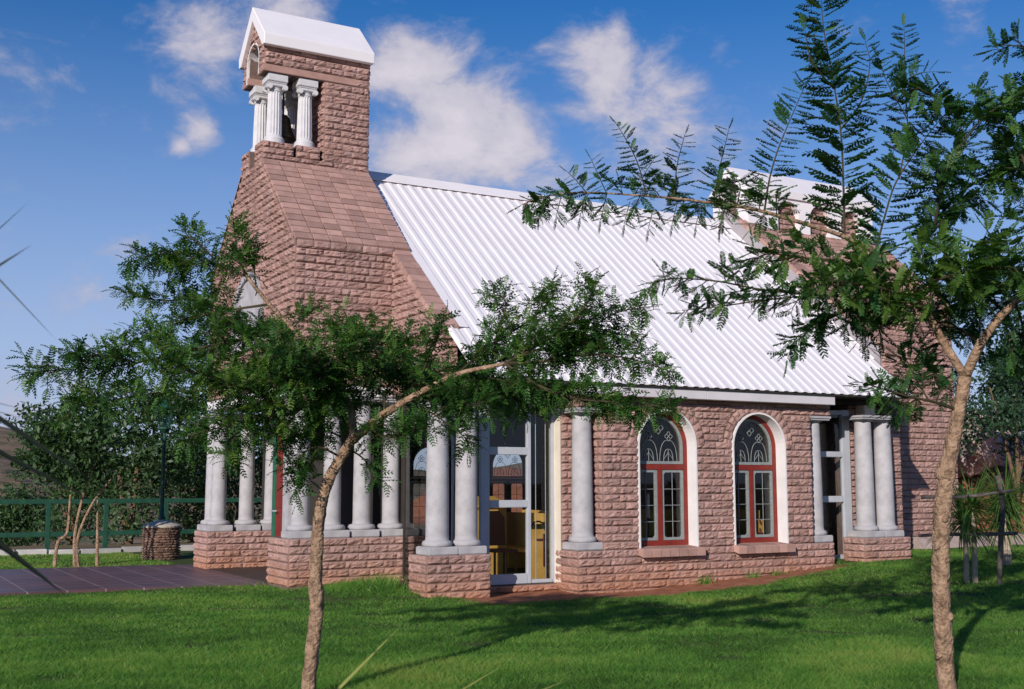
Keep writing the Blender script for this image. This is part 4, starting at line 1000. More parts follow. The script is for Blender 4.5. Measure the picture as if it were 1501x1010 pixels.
T.bough(TP([(1560, 386, -.3), (1530, 330, -.2), (1505, 250, 0), (1488, 190, .1), (1480, 140, .1)]), .013, .004, start=.15, sp=0.085, tl=(.18, .36), ll=(0.182, 0.130), lsp=.027)
T.bough(TP([(1600, 355, -.3), (1620, 250, -.2), (1600, 130, -.1), (1545, 75, -.1), (1500, 68, -.1), (1470, 66, -.1)]), .013, .004, start=.4, sp=.11, tl=(.12, .25), ll=(0.156, 0.117), lsp=.027)
T.bough(TP([(1330, 408, .15), (1290, 398, -.1), (1240, 385, -.3), (1180, 378, -.4), (1130, 372, -.4), (1105, 380, -.4)]), .012, .004, start=.1, sp=0.067, tl=(.14, .30), ll=(0.169, 0.117), lsp=.027, tint=.65, up=.05)
T.bough(TP([(1345, 432, .1), (1280, 436, .2), (1200, 432, .3), (1120, 425, .3), (1050, 412, .35), (990, 408, .35), (958, 412, .35)]), .012, .003, start=.12, sp=0.085, tl=(.10, .24), ll=(0.156, 0.104), lsp=.027, up=-.02)
T.bough(TP([(1200, 432, .3), (1120, 440, .2), (1050, 450, .2), (1000, 455, .1)]), .007, .003, start=.1, sp=0.091, tl=(.08, .2), ll=(0.143, 0.091), lsp=.027, up=-.1)
T.bough(TP([(1310, 432, .1), (1250, 452, -.1), (1200, 476, -.2), (1160, 505, -.2)]), .009, .003, start=.1, sp=0.067, tl=(.12, .28), ll=(0.169, 0.117), lsp=.027, up=-.1, tint=.35)
T.bough(TP([(1340, 425, .1), (1390, 405, -.3), (1450, 395, -.5), (1510, 390, -.6)]), .012, .004, start=.05, sp=0.061, tl=(.18, .36), ll=(0.208, 0.143), lsp=.027, tint=.8)
T.bough(TP([(1358, 458, .1), (1300, 425, -.4), (1250, 415, -.6), (1200, 410, -.7)]), .011, .004, start=.15, sp=0.073, tl=(.15, .3), ll=(0.182, 0.117), lsp=.027, tint=.8, up=.05)
T.bough(TP([(1362, 462, .1), (1420, 440, .3), (1490, 420, .5), (1550, 410, .6)]), .012, .004, start=.1, sp=0.067, tl=(.2, .4), ll=(0.195, 0.130), lsp=.027, tint=.4)
T.bough(TP([(1440, 505, -.1), (1400, 480, .2), (1340, 468, .4), (1290, 480, .5), (1260, 500, .5)]), .012, .004, start=.3, sp=0.098, tl=(.12, .26), ll=(0.156, 0.104), lsp=.027, tint=.3)
T.bough(TP([(1472, 458, -.15), (1450, 440, .4), (1430, 470, .6), (1420, 500, .7)]), .010, .004, start=.2, sp=0.079, tl=(.15, .32), ll=(0.169, 0.117), lsp=.027, tint=.35)
T.bough(TP([(1490, 445, -.2), (1500, 490, 0), (1490, 540, .2)]), .010, .004, start=.2, sp=0.085, tl=(.15, .32), ll=(0.169, 0.117), lsp=.027, tint=.35)
T.bough(TP([(1401, 600), (1372, 590, -.1), (1340, 583, -.2), (1300, 572, -.3), (1268, 562, -.35)]), .013, .004, start=.45, sp=0.067, tl=(.10, .2), ll=(0.143, 0.091), lsp=.027, up=.05)
T.bough(TP([(1362, 588, -.1), (1345, 560, .1), (1330, 530, .2)]), .007, .003, start=.2, sp=0.073, tl=(.12, .24), ll=(0.143, 0.104), lsp=.027, tint=.35)
T.bough(TP([(1372, 590, -.1), (1380, 560, .2), (1360, 535, .4), (1350, 520, .5)]), .007, .003, start=.3, sp=0.073, tl=(.14, .26), ll=(0.143, 0.104), lsp=.027, tint=.3)
T.bough(TP([(1345, 584, -.2), (1320, 600, 0), (1300, 606, .1)]), .006, .003, start=.3, sp=0.085, tl=(.08, .18), ll=(0.130, 0.091), lsp=.027, tint=.35)
b0 = AT(1396, 1075, 8.0); tr_r, nl = T.build('acacia_tree', 'young thorn tree with forked pale trunk and tall feathery shoots at the right', (float(b0[0]), float(b0[1]), float(gz(b0[0], b0[1]))), 'young thorn trees on the lawn', M['bark'], M['leaf'], LEAVES)


# ---- left-hand young acacia
T = Tree(5)
tp = catmull(TP([(447, 1080), (453, 1000), (459, 940), (464, 890), (463, 850), (465, 790), (471, 740), (481, 705), (499, 672), (519, 640)]), 16)
T.tr.tube(tp, list(np.interp(np.linspace(0, 1, len(tp)), [0, .2, .36, .40, .45, .7, .85, 1], [.050, .047, .046, .053, .043, .039, .036, .034])), 20, rough=.15)
T.tr.tube(catmull(TP([(519, 645), (512, 600, .05), (494, 560, .1), (464, 521, .1), (428, 482, .05), (395, 446, 0), (362, 405, -.05), (347, 378, -.05)]), 5), list(np.linspace(.034, .007, 36)), 12, rough=.16)
T.tr.tube(catmull(TP([(517, 645), (562, 608, -.1), (612, 578, -.2), (670, 549, -.3), (740, 533, -.4)]), 5), list(np.linspace(.032, .012, 21)), 12, rough=.16)
k = dict(ll=(.125, .088), lsp=.019, tl=(.12, .27), sp=.036)
def B(P, ra=.010, **kw):
    q = dict(k); q.update(kw); T.bough(TP(P), ra, .003, **q)
B([(362, 405, -.05), (350, 378, -.1), (345, 350, -.1), (342, 328, -.1)], .006, start=.1, tl=(.06, .14))
B([(375, 420, 0), (372, 385, .1), (368, 360, .1)], .005, start=.3, tl=(.06, .14))
B([(362, 405, -.05), (325, 392, .1), (285, 378, .2), (240, 368, .2), (190, 385, .2)], .009, start=.12, tl=(.08, .18))
B([(325, 392, .1), (300, 365, .0), (275, 345, 0), (268, 332, 0)], .006, start=.2, tl=(.08, .16))
B([(300, 385, .2), (260, 390, .4), (225, 385, .4)], .006, start=.2, tl=(.08, .16))
B([(395, 446, 0), (335, 455, .2), (275, 468, .3), (220, 490, .4), (170, 512, .4)], .010, start=.2, tl=(.12, .24))
B([(335, 455, .2), (280, 440, .5), (230, 440, .6), (190, 425, .6)], .008, start=.2)
B([(428, 482, .05), (350, 498, -.2), (270, 515, -.3), (200, 532, -.35), (130, 540, -.4), (75, 543, -.4), (38, 547, -.4)], .011, start=.15)
B([(200, 532, -.35), (150, 520, -.5), (110, 525, -.6)], .006, start=.1, tl=(.1, .2))
B([(464, 521, .1), (400, 555, .3), (320, 570, .4), (240, 575, .5), (170, 585, .6), (100, 600, .6)], .011, start=.1)
B([(496, 565, .1), (430, 605, -.2), (360, 618, -.4), (310, 630, -.5), (270, 640, -.5)], .011, start=.1)
B([(430, 605, -.2), (370, 575, -.5), (300, 550, -.7), (230, 545, -.7)], .008, start=.05, tint=.65)
B([(400, 555, .3), (340, 530, .6), (280, 520, .8), (220, 500, .8)], .008, start=.05)
B([(430, 485, .05), (390, 500, .5), (340, 480, .7), (300, 470, .7)], .007, start=.1)
B([(360, 618, -.4), (340, 650, -.5), (330, 680, -.5)], .005, start=.1, tl=(.08, .16))
B([(512, 600, .05), (470, 590, .5), (420, 560, .8), (380, 540, .9)], .009, start=.1, tint=.35)
B([(514, 610, .05), (530, 575, .2), (550, 545, .4), (590, 515, .6)], .008, start=.15)
B([(494, 560, .1), (505, 530, -.3), (520, 505, -.5), (545, 480, -.6)], .007, start=.1)
B([(505, 585, .05), (460, 575, -.3), (430, 560, -.5), (390, 560, -.6)], .008, start=.1)
B([(540, 622, 0), (560, 640, -.3), (590, 640, -.5), (620, 625, -.6)], .006, start=.1, tl=(.08, .18), tint=.35)
B([(464, 521, .1), (430, 530, .6), (400, 540, .9), (350, 545, 1.0)], .008, start=.1, tint=.35)
B([(500, 670), (465, 655, -.1), (440, 670, -.15), (425, 700, -.15)], .009, start=.3, tl=(.08, .2), tint=.3)
B([(465, 655, -.1), (450, 690, -.1), (432, 720, -.1)], .006, start=.2, tl=(.07, .16), tint=.3)
B([(505, 655), (530, 670, .1), (545, 690, .1), (552, 705, .1)], .007, start=.3, tl=(.07, .16), tint=.3)
B([(500, 640, 0), (470, 630, .3), (430, 640, .4), (400, 655, .4)], .007, start=.2, tint=.3)
B([(494, 560, .1), (520, 530, .2), (555, 505, .3), (600, 500, .3)], .008, start=.1)
B([(464, 521, .1), (490, 490, 0), (510, 470, -.1)], .006, start=.2, tl=(.08, .2))
B([(428, 482, .05), (445, 465, .1), (460, 452, .1)], .005, start=.2, tl=(.07, .16))
B([(510, 590, .05), (480, 560, -.4), (440, 530, -.7), (400, 510, -.8)], .009, start=.15)
B([(562, 608, -.1), (566, 575, 0), (575, 545, .1), (570, 510, .2)], .008, start=.2)
B([(612, 578, -.2), (622, 540, -.3), (640, 500, -.35), (648, 468, -.35)], .007, start=.1, tl=(.08, .2))
B([(580, 598, -.1), (610, 555, .3), (640, 545, .5), (690, 540, .6)], .008, start=.2)
B([(670, 549, -.3), (705, 515, -.1), (735, 470, 0), (740, 440, 0), (715, 428, 0)], .009, start=.2, tl=(.08, .18))
B([(705, 515, -.1), (760, 480, .1), (800, 450, .2), (815, 418, .2)], .008, start=.2, tl=(.1, .2))
B([(740, 533, -.4), (790, 505, -.3), (840, 470, -.3), (865, 435, -.3), (870, 415, -.3)], .012, start=.1, tl=(.1, .22))
B([(790, 505, -.3), (850, 490, -.1), (900, 460, 0), (945, 450, 0)], .008, start=.1, tl=(.08, .2))
B([(740, 533, -.4), (800, 530, -.3), (860, 520, -.2), (920, 525, -.2), (985, 545, -.2)], .012, start=.05, tl=(.1, .22))
B([(800, 530, -.3), (860, 500, 0), (910, 490, .1), (935, 500, .1)], .008, start=.1, tl=(.08, .2))
B([(740, 533, -.4), (790, 565, -.5), (850, 585, -.5), (920, 590, -.5), (990, 598, -.5)], .010, start=.05, tl=(.1, .2))
B([(690, 545, -.3), (730, 575, 0), (780, 590, .2), (820, 585, .3)], .009, start=.05, tint=.35)
B([(640, 562, -.25), (680, 590, -.4), (720, 600, -.5)], .008, start=.1, tint=.35)
B([(690, 545, -.3), (760, 520, .4), (830, 510, .6), (890, 530, .7)], .009, start=.1)
B([(600, 585, -.15), (640, 610, -.1), (680, 640, -.1), (688, 665, -.1)], .006, start=.2, tl=(.07, .16), tint=.3)
B([(850, 585, -.5), (900, 600, -.3), (930, 615, -.3)], .006, start=.1, tl=(.07, .16), tint=.35)
B([(612, 578, -.2), (650, 590, .4), (700, 585, .6), (760, 600, .7)], .009, start=.1, tint=.3)
b0 = AT(447, 1080, 8.0); tr_l, nl = T.build('acacia_tree', 'young thorn tree with kinked trunk and spreading crown before the porch columns', (float(b0[0]), float(b0[1]), float(gz(b0[0], b0[1]))), 'young thorn trees on the lawn', M['bark'], M['leafl'], SMALL)


# ---- loose bushes: leaf-sized faces through a few uneven lumps
def leafcloud(lumps, n, size, r, droop=.3):
    P = []; wts = np.array([q[3]*q[4]*q[5] for q in lumps])**.8; wts /= wts.sum()
    c = r.choice(len(lumps), n, p=wts); L_ = np.array(lumps)[c]
    d = r.normal(0, 1, (n, 3)); d /= np.linalg.norm(d, axis=1)[:, None]; rad = r.uniform(.25, 1.12, n)**.6
    rad *= 1+.22*np.sin(d[:, 0]*7+c)*np.sin(d[:, 2]*6+2*c)
    P = L_[:, :3]+d*rad[:, None]*L_[:, 3:6]
    a = r.normal(0, 1, (n, 3)); a[:, 2] -= droop; a /= np.linalg.norm(a, axis=1)[:, None]
    b = np.cross(a, r.normal(0, 1, (n, 3))); b /= np.linalg.norm(b, axis=1)[:, None]
    s_ = (size*r.uniform(.6, 1.4, n))[:, None]
    V = np.stack([P-a*s_, P+b*s_*.38, P+a*s_, P-b*s_*.38], 1).reshape(-1, 3)
    return V, np.arange(4*n).reshape(n, 4), np.clip(.5+r.normal(0, .22, n)+.25*(c % 3-1)*.6, 0, 1)
def bush(name, label, cat, base, lumps, n, size, seed, m, stems, sr=.03, group=None, bark='barkdark'):
    r = np.random.default_rng(seed); t = thing(name, label, cat, base, group)
    V, F, ti = leafcloud(lumps, n, size, r); npmesh('crown', V, F, M[m], t, ti)
    sm_ = MB()
    for st_ in stems: pts = catmull(st_, 4); sm_.tube(pts, list(np.linspace(sr, sr*.4, len(pts))), 7, rough=.1)
    sm_.build('trunk', M[bark], t)
    return t
def gp_(x, y): return (x, y, float(gz(x, y)))
# beyond the green fence, left
for i, (px, d, ht, w_, lab) in enumerate(((105, 31, 2.5, 1.5, 'low dark bush behind the fence at the far left'), (190, 29, 2.9, 1.5, 'tall dark bush behind the round stone pillar'), (282, 33, 2.2, 1.3, 'dark bush behind the fence beside the porch columns'), (10, 40, .6, 1.6, 'small dark bush standing furthest left beyond the fence'), (345, 36, 2.5, 2.0, 'dark bush seen between the porch columns'))):
    q = AT(px, 760, d); x, y = q[0], q[1]; zb = float(gz(x, y)); top = 1.46+ht-1.46*0
    r_ = np.random.default_rng(40+i); base = (x, y, zb); H = top-zb
    lumps = [(r_.uniform(-w_*.7, w_*.7), r_.uniform(-w_*.5, w_*.5), H*r_.uniform(.35, .86), w_*r_.uniform(.35, .6), w_*r_.uniform(.35, .6), w_*r_.uniform(.3, .5)) for _ in range(10)]
    lumps += [(0, 0, H*.2, w_*.6, w_*.5, H*.2)]
    bush('bush', lab, 'bush', base, lumps, 8500, .075, 50+i, 'bush', [[(0, 0, -.2), (.1, 0, H*.3), (.2, .1, H*.6)], [(0, 0, -.2), (-.2, .1, H*.3), (-.5, 0, H*.6)]], .09, 'bushes behind the fence')
# multi-stemmed sapling by the paving
base = gp_(-5.05, 8.65)
bush('sapling', 'thin sapling with several brown stems and drooping leaves beside the paving', 'sapling', base,
     [(-.15, 0, 1.95, .5, .45, .4), (.25, 0, 2.25, .45, .4, .45), (.0, .1, 2.8, .4, .35, .4), (.5, 0, 1.75, .3, .3, .25), (-.5, 0, 2.4, .4, .35, .3), (-.1, 0, 1.55, .35, .3, .25), (-.8, 0, 1.9, .3, .3, .25)], 2600, .075, 71, 'bush',
     [[(-.35, 0, -.05), (-.30, 0, .45), (-.15, 0, .62), (-.12, 0, 1.3), (0, 0, 1.9)], [(0, 0, -.05), (-.02, 0, .5), (.02, .0, .9), (.15, 0, 1.5), (.35, 0, 2.1)], [(.06, 0, -.05), (.03, 0, .5), (.3, 0, 1.2), (.75, 0, 1.75)], [(.4, .1, -.05), (.38, .1, .6), (.36, .1, 1.2)]], .035, bark='bark')
# right: tall soft tree behind the earth bank
q = AT(1495, 800, 24.5); base = gp_(q[0], q[1]); r_ = np.random.default_rng(9)
bush('willow_tree', 'soft blue green tree rising behind the red earth bank', 'tree', base,
     [(r_.uniform(-1.0, 1.6), r_.uniform(-.9, .9), r_.uniform(1.9, 5.0), r_.uniform(.4, .75), r_.uniform(.4, .7), r_.uniform(.35, .6)) for _ in range(22)], 15000, .06, 72, 'bushr',
     [[(0, 0, -.1), (.05, 0, 1.5), (.1, 0, 3.0), (.0, 0, 4.4)], [(.05, 0, 1.3), (.5, 0, 2.5), (.9, 0, 3.6)], [(.02, 0, 1.0), (-.35, 0, 2.2), (-.7, 0, 3.2)]], .045)

# ---- strap-leaved plants
def strap(mb, p, d, ln, wd, droop, n=6, tint=.5, r=None):
    p = np.array(p, float); d = np.array(d, float); d /= np.linalg.norm(d); side = np.cross(d, [0, 0, 1.0]); side /= np.linalg.norm(side)+1e-9
    vs = []; fs = []
    for k in range(n+1):
        t = k/n; w_ = wd*(1-t)**.7*(0.6+.8*t if t < .5 else 1.0)
        c = p; up_ = np.cross(side, d)
        vs += [c-side*w_+up_*w_*.35, c-up_*w_*.12, c+side*w_+up_*w_*.35]
        d = d+np.array([0, 0, -droop/n]); d /= np.linalg.norm(d); p = p+d*ln/n
    for k in range(n): b = 3*k; fs += [(b, b+1, b+4, b+3), (b+1, b+2, b+5, b+4)]
    mb.add(vs, fs, tint)
def rosette(mb, c, n, ln, wd, r, droop=.6, lo=-.2, hi=1.2):
    for k in range(n):
        a = r.uniform(0, 2*math.pi); e = r.uniform(lo, hi)
        strap(mb, c, (math.cos(a)*math.cos(e), math.sin(a)*math.cos(e), math.sin(e)), ln*r.uniform(.7, 1.1), wd, droop*r.uniform(.3, 1.4), tint=float(np.clip(r.normal(.5, .22), 0, 1)))
r_ = np.random.default_rng(3)
for (px, py, d, h_, lab, nst) in ((1430, 862, 15.5, 1.05, 'strap leaved plant on a pale stem inside the pole rails', 1), (1480, 838, 17.5, 1.1, 'strap leaved plant behind the dark pole at the right edge', 2)):
    q = AT(px, py, d); base = gp_(q[0], q[1]); t = thing('strap_plant', lab, 'plant', base, 'strap leaved plants by the pole rails')
    st_ = MB(); lf_ = MB()
    for k in range(nst+1):
        ox, oy = r_.uniform(-.12, .25)*(k > 0), r_.uniform(-.1, .1)*(k > 0)
        hh = h_*(1-.18*k); st_.tube([(ox, oy, -.05), (ox+.02, oy, hh*.5), (ox+.0, oy, hh)], [.04, .032, .03], 8, rough=.2)
        rosette(lf_, (ox, oy, hh-.08), 150, .72, .014, r_, .9, -.6, 1.3)
    st_.build('stem', M['palebark'], t); lf_.build('leaves', M['strapleaf'], t)
# spiky plant out of the frame at the left whose long leaves reach into the picture
c = AT(-230, 560, 2.1); gzc = float(gz(c[0], c[1])); t = thing('spiky_plant', 'long thin dark leaves reaching in from the left edge of the photo', 'plant', (float(c[0]), float(c[1]), gzc))
lf_ = MB(); Z_ = np.array([c[0], c[1], gzc])
def aimed(p0, p1, d0, d1, wd, droop=.0, tint=.4, mb=lf_, org=Z_):
    a = AT(*p0, d0)-org; b = AT(*p1, d1)-org; strap(mb, a, b-a, np.linalg.norm(b-a), wd, droop, n=8, tint=tint)
aimed((-200, 520), (48, 358), 2.1, 1.9, .011, 0, .75); aimed((-210, 520), (84, 500), 2.1, 2.2, .0075, .18, .5) if False else None
aimed((-120, 285), (84, 500), 2.1, 2.15, .010, 0, .5)
aimed((-150, 520), (135, 705), 2.1, 1.9, .019, 0, .0); aimed((-160, 585), (150, 742), 2.1, 2.0, .021, 0, .0)
aimed((-140, 700), (95, 872), 2.1, 2.0, .026, 0, .0); aimed((-100, 560), (12, 700), 2.1, 2.1, .006, 0, .2)
rosette(lf_, c-Z_, 26, .42, .009, np.random.default_rng(8), .2, -.4, 1.4)
lf_.v = [v for v in lf_.v]
lf_.build('leaves', M['spike'], t)
st_ = MB(); st_.tube([(0, 0, -.05), (.02, 0, .6), tuple(c-Z_)], [.06, .05, .045], 10, rough=.2); st_.build('stem', M['barkdark'], t)
# low yellow-green blades in the foreground
c = AT(440, 1180, 3.0); c2 = AT(700, 1110, 3.2)
t = thing('blade_plant', 'long yellow green blade rising from the bottom edge beside the left trunk', 'plant', (float(c[0]), float(c[1]), float(gz(c[0], c[1]))))
Z2 = np.array([c[0], c[1], float(gz(c[0], c[1]))]); lf2 = MB(); aimed((430, 1080), (588, 917), 3.0, 3.3, .012, 0, .6, lf2, Z2); rosette(lf2, AT(430, 1160, 3.0)-Z2, 9, .22, .010, np.random.default_rng(2), .3, .2, .9)
strap(lf2, (0, 0, 0), (AT(430, 1080, 3.0)-Z2), np.linalg.norm(AT(430, 1080, 3.0)-Z2)*1.02, .012, 0, 4, .5)
lf2.build('leaves', M['blade'], t)
t = thing('blade_plant', 'short yellow green blades just showing at the bottom edge', 'plant', (float(c2[0]), float(c2[1]), float(gz(c2[0], c2[1]))))
Z3 = np.array([c2[0], c2[1], float(gz(c2[0], c2[1]))]); lf3 = MB(); aimed((640, 1035), (735, 977), 3.2, 3.4, .008, 0, .6, lf3, Z3); aimed((740, 1035), (834, 996), 3.2, 3.4, .008, 0, .5, lf3, Z3); rosette(lf3, AT(690, 1130, 3.2)-Z3, 9, .2, .009, np.random.default_rng(4), .3, .2, .9)
for p_ in ((640, 1035), (740, 1035)): strap(lf3, (0, 0, 0), AT(*p_, 3.2)-Z3, np.linalg.norm(AT(*p_, 3.2)-Z3)*1.02, .009, 0, 4, .5)
lf3.build('leaves', M['blade'], t)

# ================================================================== furniture of the garden
pil = thing('stone_pillar', 'squat round dry stone pillar with pale conical cap on the grass by the fence', 'pillar', gp_(-3.24, 10.0))
m = MB(); hh = .62; rr = .345; m.lathe([(0, -.1), (rr-.02, -.1), (rr-.02, hh), (0, hh)], n=28)
nr = 13
for j in range(nr):
    z0, z1 = hh*j/nr, hh*(j+1)/nr; a = random.uniform(0, 6)
    end = a+2*math.pi
    while a < end-.05:
        w_ = min(random.uniform(.18, .5), end-a); am = a+w_/2; U = np.array([-math.sin(am), math.cos(am), 0]); V_ = np.array([math.cos(am), math.sin(am), 0])
        wd = 2*rr*math.tan(w_/2); stone(m, V_*(rr-.02)+Z0*0, U, Z0, V_, -wd/2, wd/2, z0, z1+random.uniform(-.006, .004), dep=random.uniform(.02, .045), rough=.012); a += w_
m.build('stonework', M['drystone'], pil)
m = MB(); m.lathe([(0, hh), (.37, hh), (.375, hh+.03), (.36, hh+.045), (.18, hh+.11), (.03, hh+.165), (0, hh+.17)], n=28); m.build('cap', M['cement'], pil, smooth=False)
lp = thing('lamp_post', 'green lamp post with flared glass lantern standing on the stone pillar', 'street lamp', (-3.25, 10.0, .0+float(gz(-3.25, 10))+hh+.15))
m = MB(); m.lathe([(0, 0), (.075, 0), (.075, .05), (.05, .08), (.042, .3), (.036, 1.55), (.045, 1.57), (.045, 1.62), (.03, 1.64), (.03, 1.70), (0, 1.70)], n=14); m.build('post', M['green'], lp, smooth=True)
m = MB(); m.lathe([(0, 1.70), (.05, 1.70), (.13, 1.77), (.13, 1.80), (.0, 1.80)], n=12)
for i in range(6): a = i*math.pi/3; m.tube([(.10*math.cos(a), .10*math.sin(a), 1.79), (.165*math.cos(a), .165*math.sin(a), 2.16)], .009, 5)
m.lathe([(0, 2.155), (.185, 2.155), (.19, 2.175), (.12, 2.25), (.05, 2.31), (.02, 2.36), (0, 2.38)], n=12); ln_ = m.build('lantern', M['green'], lp)
m = MB(); m.lathe([(.092, 1.80), (.155, 2.155)], n=12); m.f = m.f[:-2]; m.t = m.t[:-2]; m.build('lantern_glass', M['glass'], ln_)

fe = thing('fence', 'green metal rail fence with square posts along the far side of the grass', 'fence', (-4.9, 13.2, 0))
for i, x in enumerate((-8.54, -7.32, -6.1, -4.88, -3.70, -2.42, -1.2, .02, 1.24)):
    m = MB(); m.box(x+4.9-.045, x+4.9+.045, -.045, .045, -.1, 1.08, bev=.006); m.build('post', M['green'], fe)
for z_ in (1.09, .40): m = MB(); m.box(-9.0, 6.5, -.035, .035, z_-.05, z_+.05, bev=.006); m.build('rail', M['green'], fe)
kb = MB(); x = -14.0
while x < 2.0:
    w_ = random.uniform(.5, .95); kb.box(x, x+w_-.03, 12.70+random.uniform(-.04, .04), 12.98, -.05, .10+random.uniform(-.03, .04), random.random(), bev=.02); x += w_
tag(kb.build('kerb', M['kerb']), None, None, kind='structure')

# pole rails round the strap plant, right
q = AT(1464, 857, 15.3); base = gp_(q[0], q[1])
pr = thing('pole_rails', 'rough dark wooden poles with two cross rails behind the right tree trunk', 'pole fence', base)
Bq = np.array(base)
def rel(px, py, d): return tuple(AT(px, py, d)-Bq)
m = MB(); m.tube(catmull([(0, 0, -.1), rel(1467, 790, 15.3), rel(1470, 745, 15.3), rel(1463, 697, 15.3)], 4), .032, 9, rough=.25); m.build('post', M['twigwood'], pr)
m = MB(); m.tube(catmull([rel(1384, 862, 15.5), rel(1384, 790, 15.5), rel(1386, 705, 15.5)], 4), .03, 9, rough=.25); m.build('post', M['twigwood'], pr)
for pts in (((1350, 729, 15.5), (1400, 729, 15.4), (1440, 725, 15.3), (1484, 719, 15.2)), ((1346, 785, 15.5), (1400, 783, 15.4), (1440, 783, 15.3), (1492, 782, 15.2))):
    m = MB(); m.tube(catmull([rel(*p) for p in pts], 4), .022, 8, rough=.3); m.build('rail', M['twigwood'], pr)

# ================================================================== red earth bank and hills
bx = np.linspace(10.6, 46, 90); by = np.linspace(-4, 34, 90); BX, BY = np.meshgrid(bx, by, indexing='ij')
dd = np.minimum(BX-11.0-.6*np.sin(BY*.7), 60); BZ = -.1+2.0*sstep(0, 5.5, dd)*sstep(-4, 1, BY)
BZ += .10*np.sin(BX*3.1+BY*2)*np.sin(BY*2.7)*sstep(.5, 3, dd)+.25*np.sin(BX*.8)*np.sin(BY*.6)*sstep(1, 4, dd)
idx = np.arange(BX.size).reshape(BX.shape); bf = np.stack([idx[:-1, :-1], idx[1:, :-1], idx[1:, 1:], idx[:-1, 1:]], -1).reshape(-1, 4)
M['earth'] = mat('red_earth', (0.27, 0.085, 0.045), (0.38, 0.15, 0.085), scale=1.6, rough=0.95, bump=0.8, bscale=6, bdist=.08)
tag(npmesh('earth_bank', np.stack([BX, BY, BZ], -1).reshape(-1, 3), bf, M['earth'], smooth=True), None, None, kind='structure')
def boulder(px, py, d, s, seed, lab):
    q = AT(px, py, d); bm = bmesh.new(); bmesh.ops.create_icosphere(bm, subdivisions=4, radius=1)
    for v in bm.verts:
        n_ = v.co.normalized(); k_ = 1+.35*mnoise.noise(n_*1.3+Vector((seed*9.1, 0, 0)))+.14*mnoise.noise(n_*3.7+Vector((0, seed*3.3, 0)))+.05*mnoise.noise(n_*9)
        v.co = Vector((n_.x*s[0]*k_, n_.y*s[1]*k_, n_.z*s[2]*k_))
    me = bpy.data.meshes.new('boulder'); bm.to_mesh(me); bm.free(); me.materials.append(M['rock']); o = bpy.data.objects.new('boulder', me); col.objects.link(o); o.location = tuple(q)
    tag(o, lab, 'boulder', 'pale boulders at the red bank')
boulder(1418, 655, 28, (.75, .7, .75), 1, 'pale grey boulder high on the bank just right of the chapel wall')
boulder(1468, 668, 29, (.9, .7, .55), 2, 'wide pale boulder on the bank behind the soft tree')
boulder(1440, 640, 33, (1.2, .9, .7), 3, 'largest pale boulder furthest back on the bank')

az = np.linspace(YAW-R(75), YAW+R(75), 220); rd = np.geomspace(75, 1600, 60); AZ, RD = np.meshgrid(az, rd, indexing='ij')
HX = CAM[0]+np.sin(AZ)*RD; HY = CAM[1]+np.cos(AZ)*RD
nzv = np.vectorize(lambda x, y: mnoise.fractal(Vector((x, y, 0)), 1.0, 2.0, 5))(HX*.012, HY*.012)
HZ = -8.3+sstep(80, 420, RD)*(19+6*np.sin(AZ*9+1)+3*np.sin(AZ*23))+sstep(420, 1400, RD)*10+nzv*np.clip(RD/90, .5, 7)
idx = np.arange(AZ.size).reshape(AZ.shape); hf = np.stack([idx[:-1, :-1], idx[:-1, 1:], idx[1:, 1:], idx[1:, :-1]], -1).reshape(-1, 4)
M['veld'] = mat('dry_veld', (0.06, 0.06, 0.028), (0.30, 0.20, 0.13), scale=.16, rough=0.95, c3=(0.22, 0.15, 0.09), detail=9)
tag(npmesh('hills', np.stack([HX, HY, HZ], -1).reshape(-1, 3), hf, M['veld'], smooth=True), None, None, kind='structure')
# scrub on the slopes
n = 900; r_ = np.random.default_rng(21); aa = r_.uniform(YAW-R(45), YAW+R(45), n); dd = 60*np.exp(r_.uniform(0, 1.9, n)); sx_ = CAM[0]+np.sin(aa)*dd; sy_ = CAM[1]+np.cos(aa)*dd
ia = np.clip(((aa-az[0])/(az[1]-az[0])).astype(int), 0, 219); ir = np.clip(np.searchsorted(rd, dd), 0, 59); sz_ = np.where(dd < 75, -8.0, HZ[ia, ir]); sz_ = np.maximum(sz_, np.where(dd < 110, gz(sx_, sy_), -50))
VV = []; 
for i in range(n):
    s_ = r_.uniform(.6, 1.8); V, F, ti = leafcloud([(sx_[i], sy_[i], sz_[i]+s_*.5, s_, s_, s_*.7), (sx_[i]+s_*.6, sy_[i], sz_[i]+s_*.3, s_*.7, s_*.7, s_*.5)], 70, .28, r_); VV.append(V)
VV = np.concatenate(VV); o = npmesh('scrub', VV, np.arange(len(VV)).reshape(-1, 4), M['bush'], tint=r_.uniform(.2, .8, len(VV)//4)); tag(o, 'dark scrub dotted over the dry slopes beyond the fence', 'scrub', kind='stuff')

# ================================================================== grass
def pip(x, y):
    """true where turf grows"""
    b = (x > -3.34) & (y > 2.15); b |= (x > -2.30) & (y > -.03) & (x < 6.45); b |= (x > 6.3) & (y > 1.75) & (x < 10.5)
    pav = (y > 3.52-.09*np.clip(x+5.2, 0, 2)-.03) & (y < 8.35) & (x < -3.2)
    return ~(b | pav)
r_ = np.random.default_rng(77); NB = 900000
u = r_.uniform(0, 1, NB); dep = 7.0*(36/7.0)**u; pxs = r_.uniform(-120, 1621, NB)
D = fwd[None, :2]/math.cos(PITCH)+r0[None, :2]*((pxs-750.5)/FPX)[:, None]
gxp = CAM[0]+D[:, 0]*dep; gyp = CAM[1]+D[:, 1]*dep
keep = pip(gxp, gyp) & (gyp < 12.7) & (gxp < 11.3); sf_ = soilf(gxp, gyp); keep &= r_.uniform(0, 1, NB) > sf_*1.05
bare = np.sin(gxp*1.9+np.sin(gyp*2.3)*2)*np.sin(gyp*2.1+np.sin(gxp*1.7)*2); keep &= r_.uniform(0, 1, NB) > np.clip((bare-.62)*2.6, 0, .93)
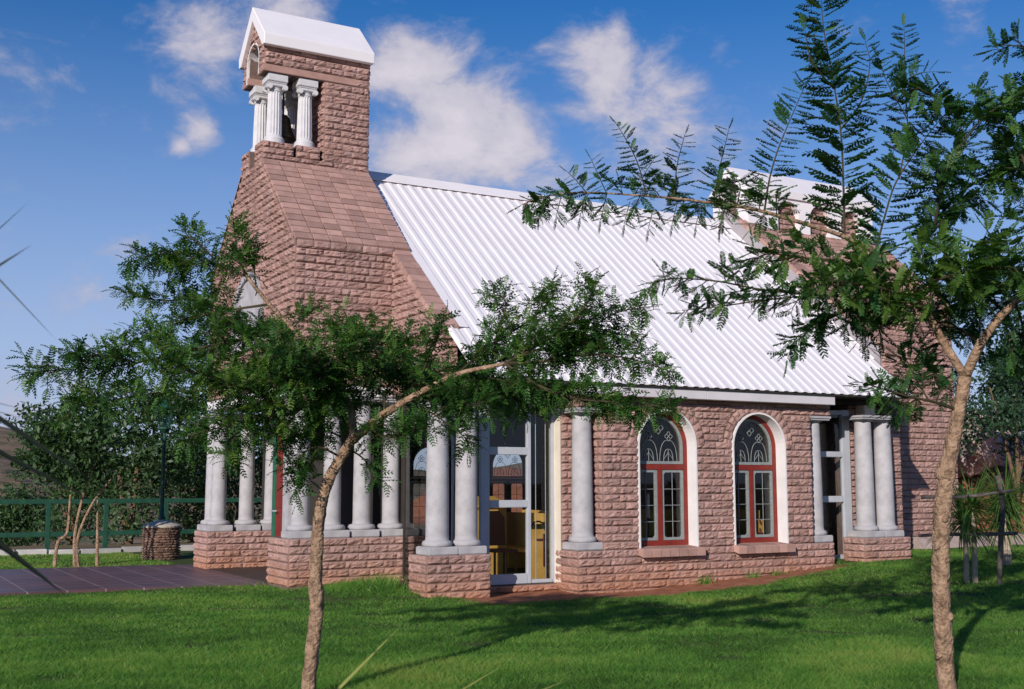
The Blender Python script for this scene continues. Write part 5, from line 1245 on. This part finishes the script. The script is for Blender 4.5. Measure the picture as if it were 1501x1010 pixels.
patch = np.array([mnoise.noise(Vector((x*.7, y*.7, 3))) for x, y in zip(gxp[keep][::1], gyp[keep][::1])])
gxp, gyp, dep = gxp[keep], gyp[keep], dep[keep]; n = len(gxp)
edge = np.exp(-((gxp+2.5)/.5)**2-((gyp-1.2)/1.0)**2)
h_ = (.031+.016*patch+.10*edge*r_.uniform(0, 1, n))*r_.uniform(.55, 1.35, n)*(1+.25*(dep < 11)); wd = np.clip(.0030*dep/8, .0032, .011)
an = r_.uniform(0, 2*math.pi, n); la = r_.uniform(0, 2*math.pi, n); lean = h_*r_.uniform(.5, 1.9, n)
B0 = np.stack([gxp, gyp, gz(gxp, gyp)-.004], 1); sd = np.stack([np.cos(an), np.sin(an), np.zeros(n)], 1)*wd[:, None]; tipv = B0+np.stack([np.cos(la)*lean, np.sin(la)*lean, h_], 1)
for (wx, wy, wn, wh, wr) in ((-2.45, 1.0, 260, .20, .16), (-2.55, 1.5, 200, .15, .2), (2.05, -.16, 60, .16, .07), (2.95, -.14, 40, .11, .06), (3.4, -.16, 45, .10, .08), (-1.95, 2.0, 120, .14, .12), (4.9, .2, 60, .12, .1), (-3.5, 2.9, 90, .10, .25)):
    q_ = r_.integers(0, n, wn); px_ = wx+r_.normal(0, wr, wn); py_ = wy+r_.normal(0, wr*.6, wn); hh_ = wh*r_.uniform(.5, 1.2, wn); a_ = r_.uniform(0, 6.28, wn)
    B0[q_] = np.stack([px_, py_, gz(px_, py_)-.004], 1); tipv[q_] = B0[q_]+np.stack([np.cos(a_)*hh_*.5, np.sin(a_)*hh_*.5, hh_], 1); sd[q_] *= 1.2
V = np.stack([B0-sd, B0+sd, tipv], 1).reshape(-1, 3)
yel = (gyp > 8).astype(float)*.25
p2 = np.sin(gxp*5.1+np.sin(gyp*4.3)*1.7)*np.sin(gyp*6.7+np.sin(gxp*3.9)*1.5)
ti = np.clip(.49+.52*patch+.17*p2+r_.normal(0, .20, n)+yel, 0, 1)
o = npmesh('grass', V, np.arange(3*n).reshape(n, 3), M['grass'], tint=ti); tag(o, 'short green lawn in front of the chapel', 'grass', kind='stuff')
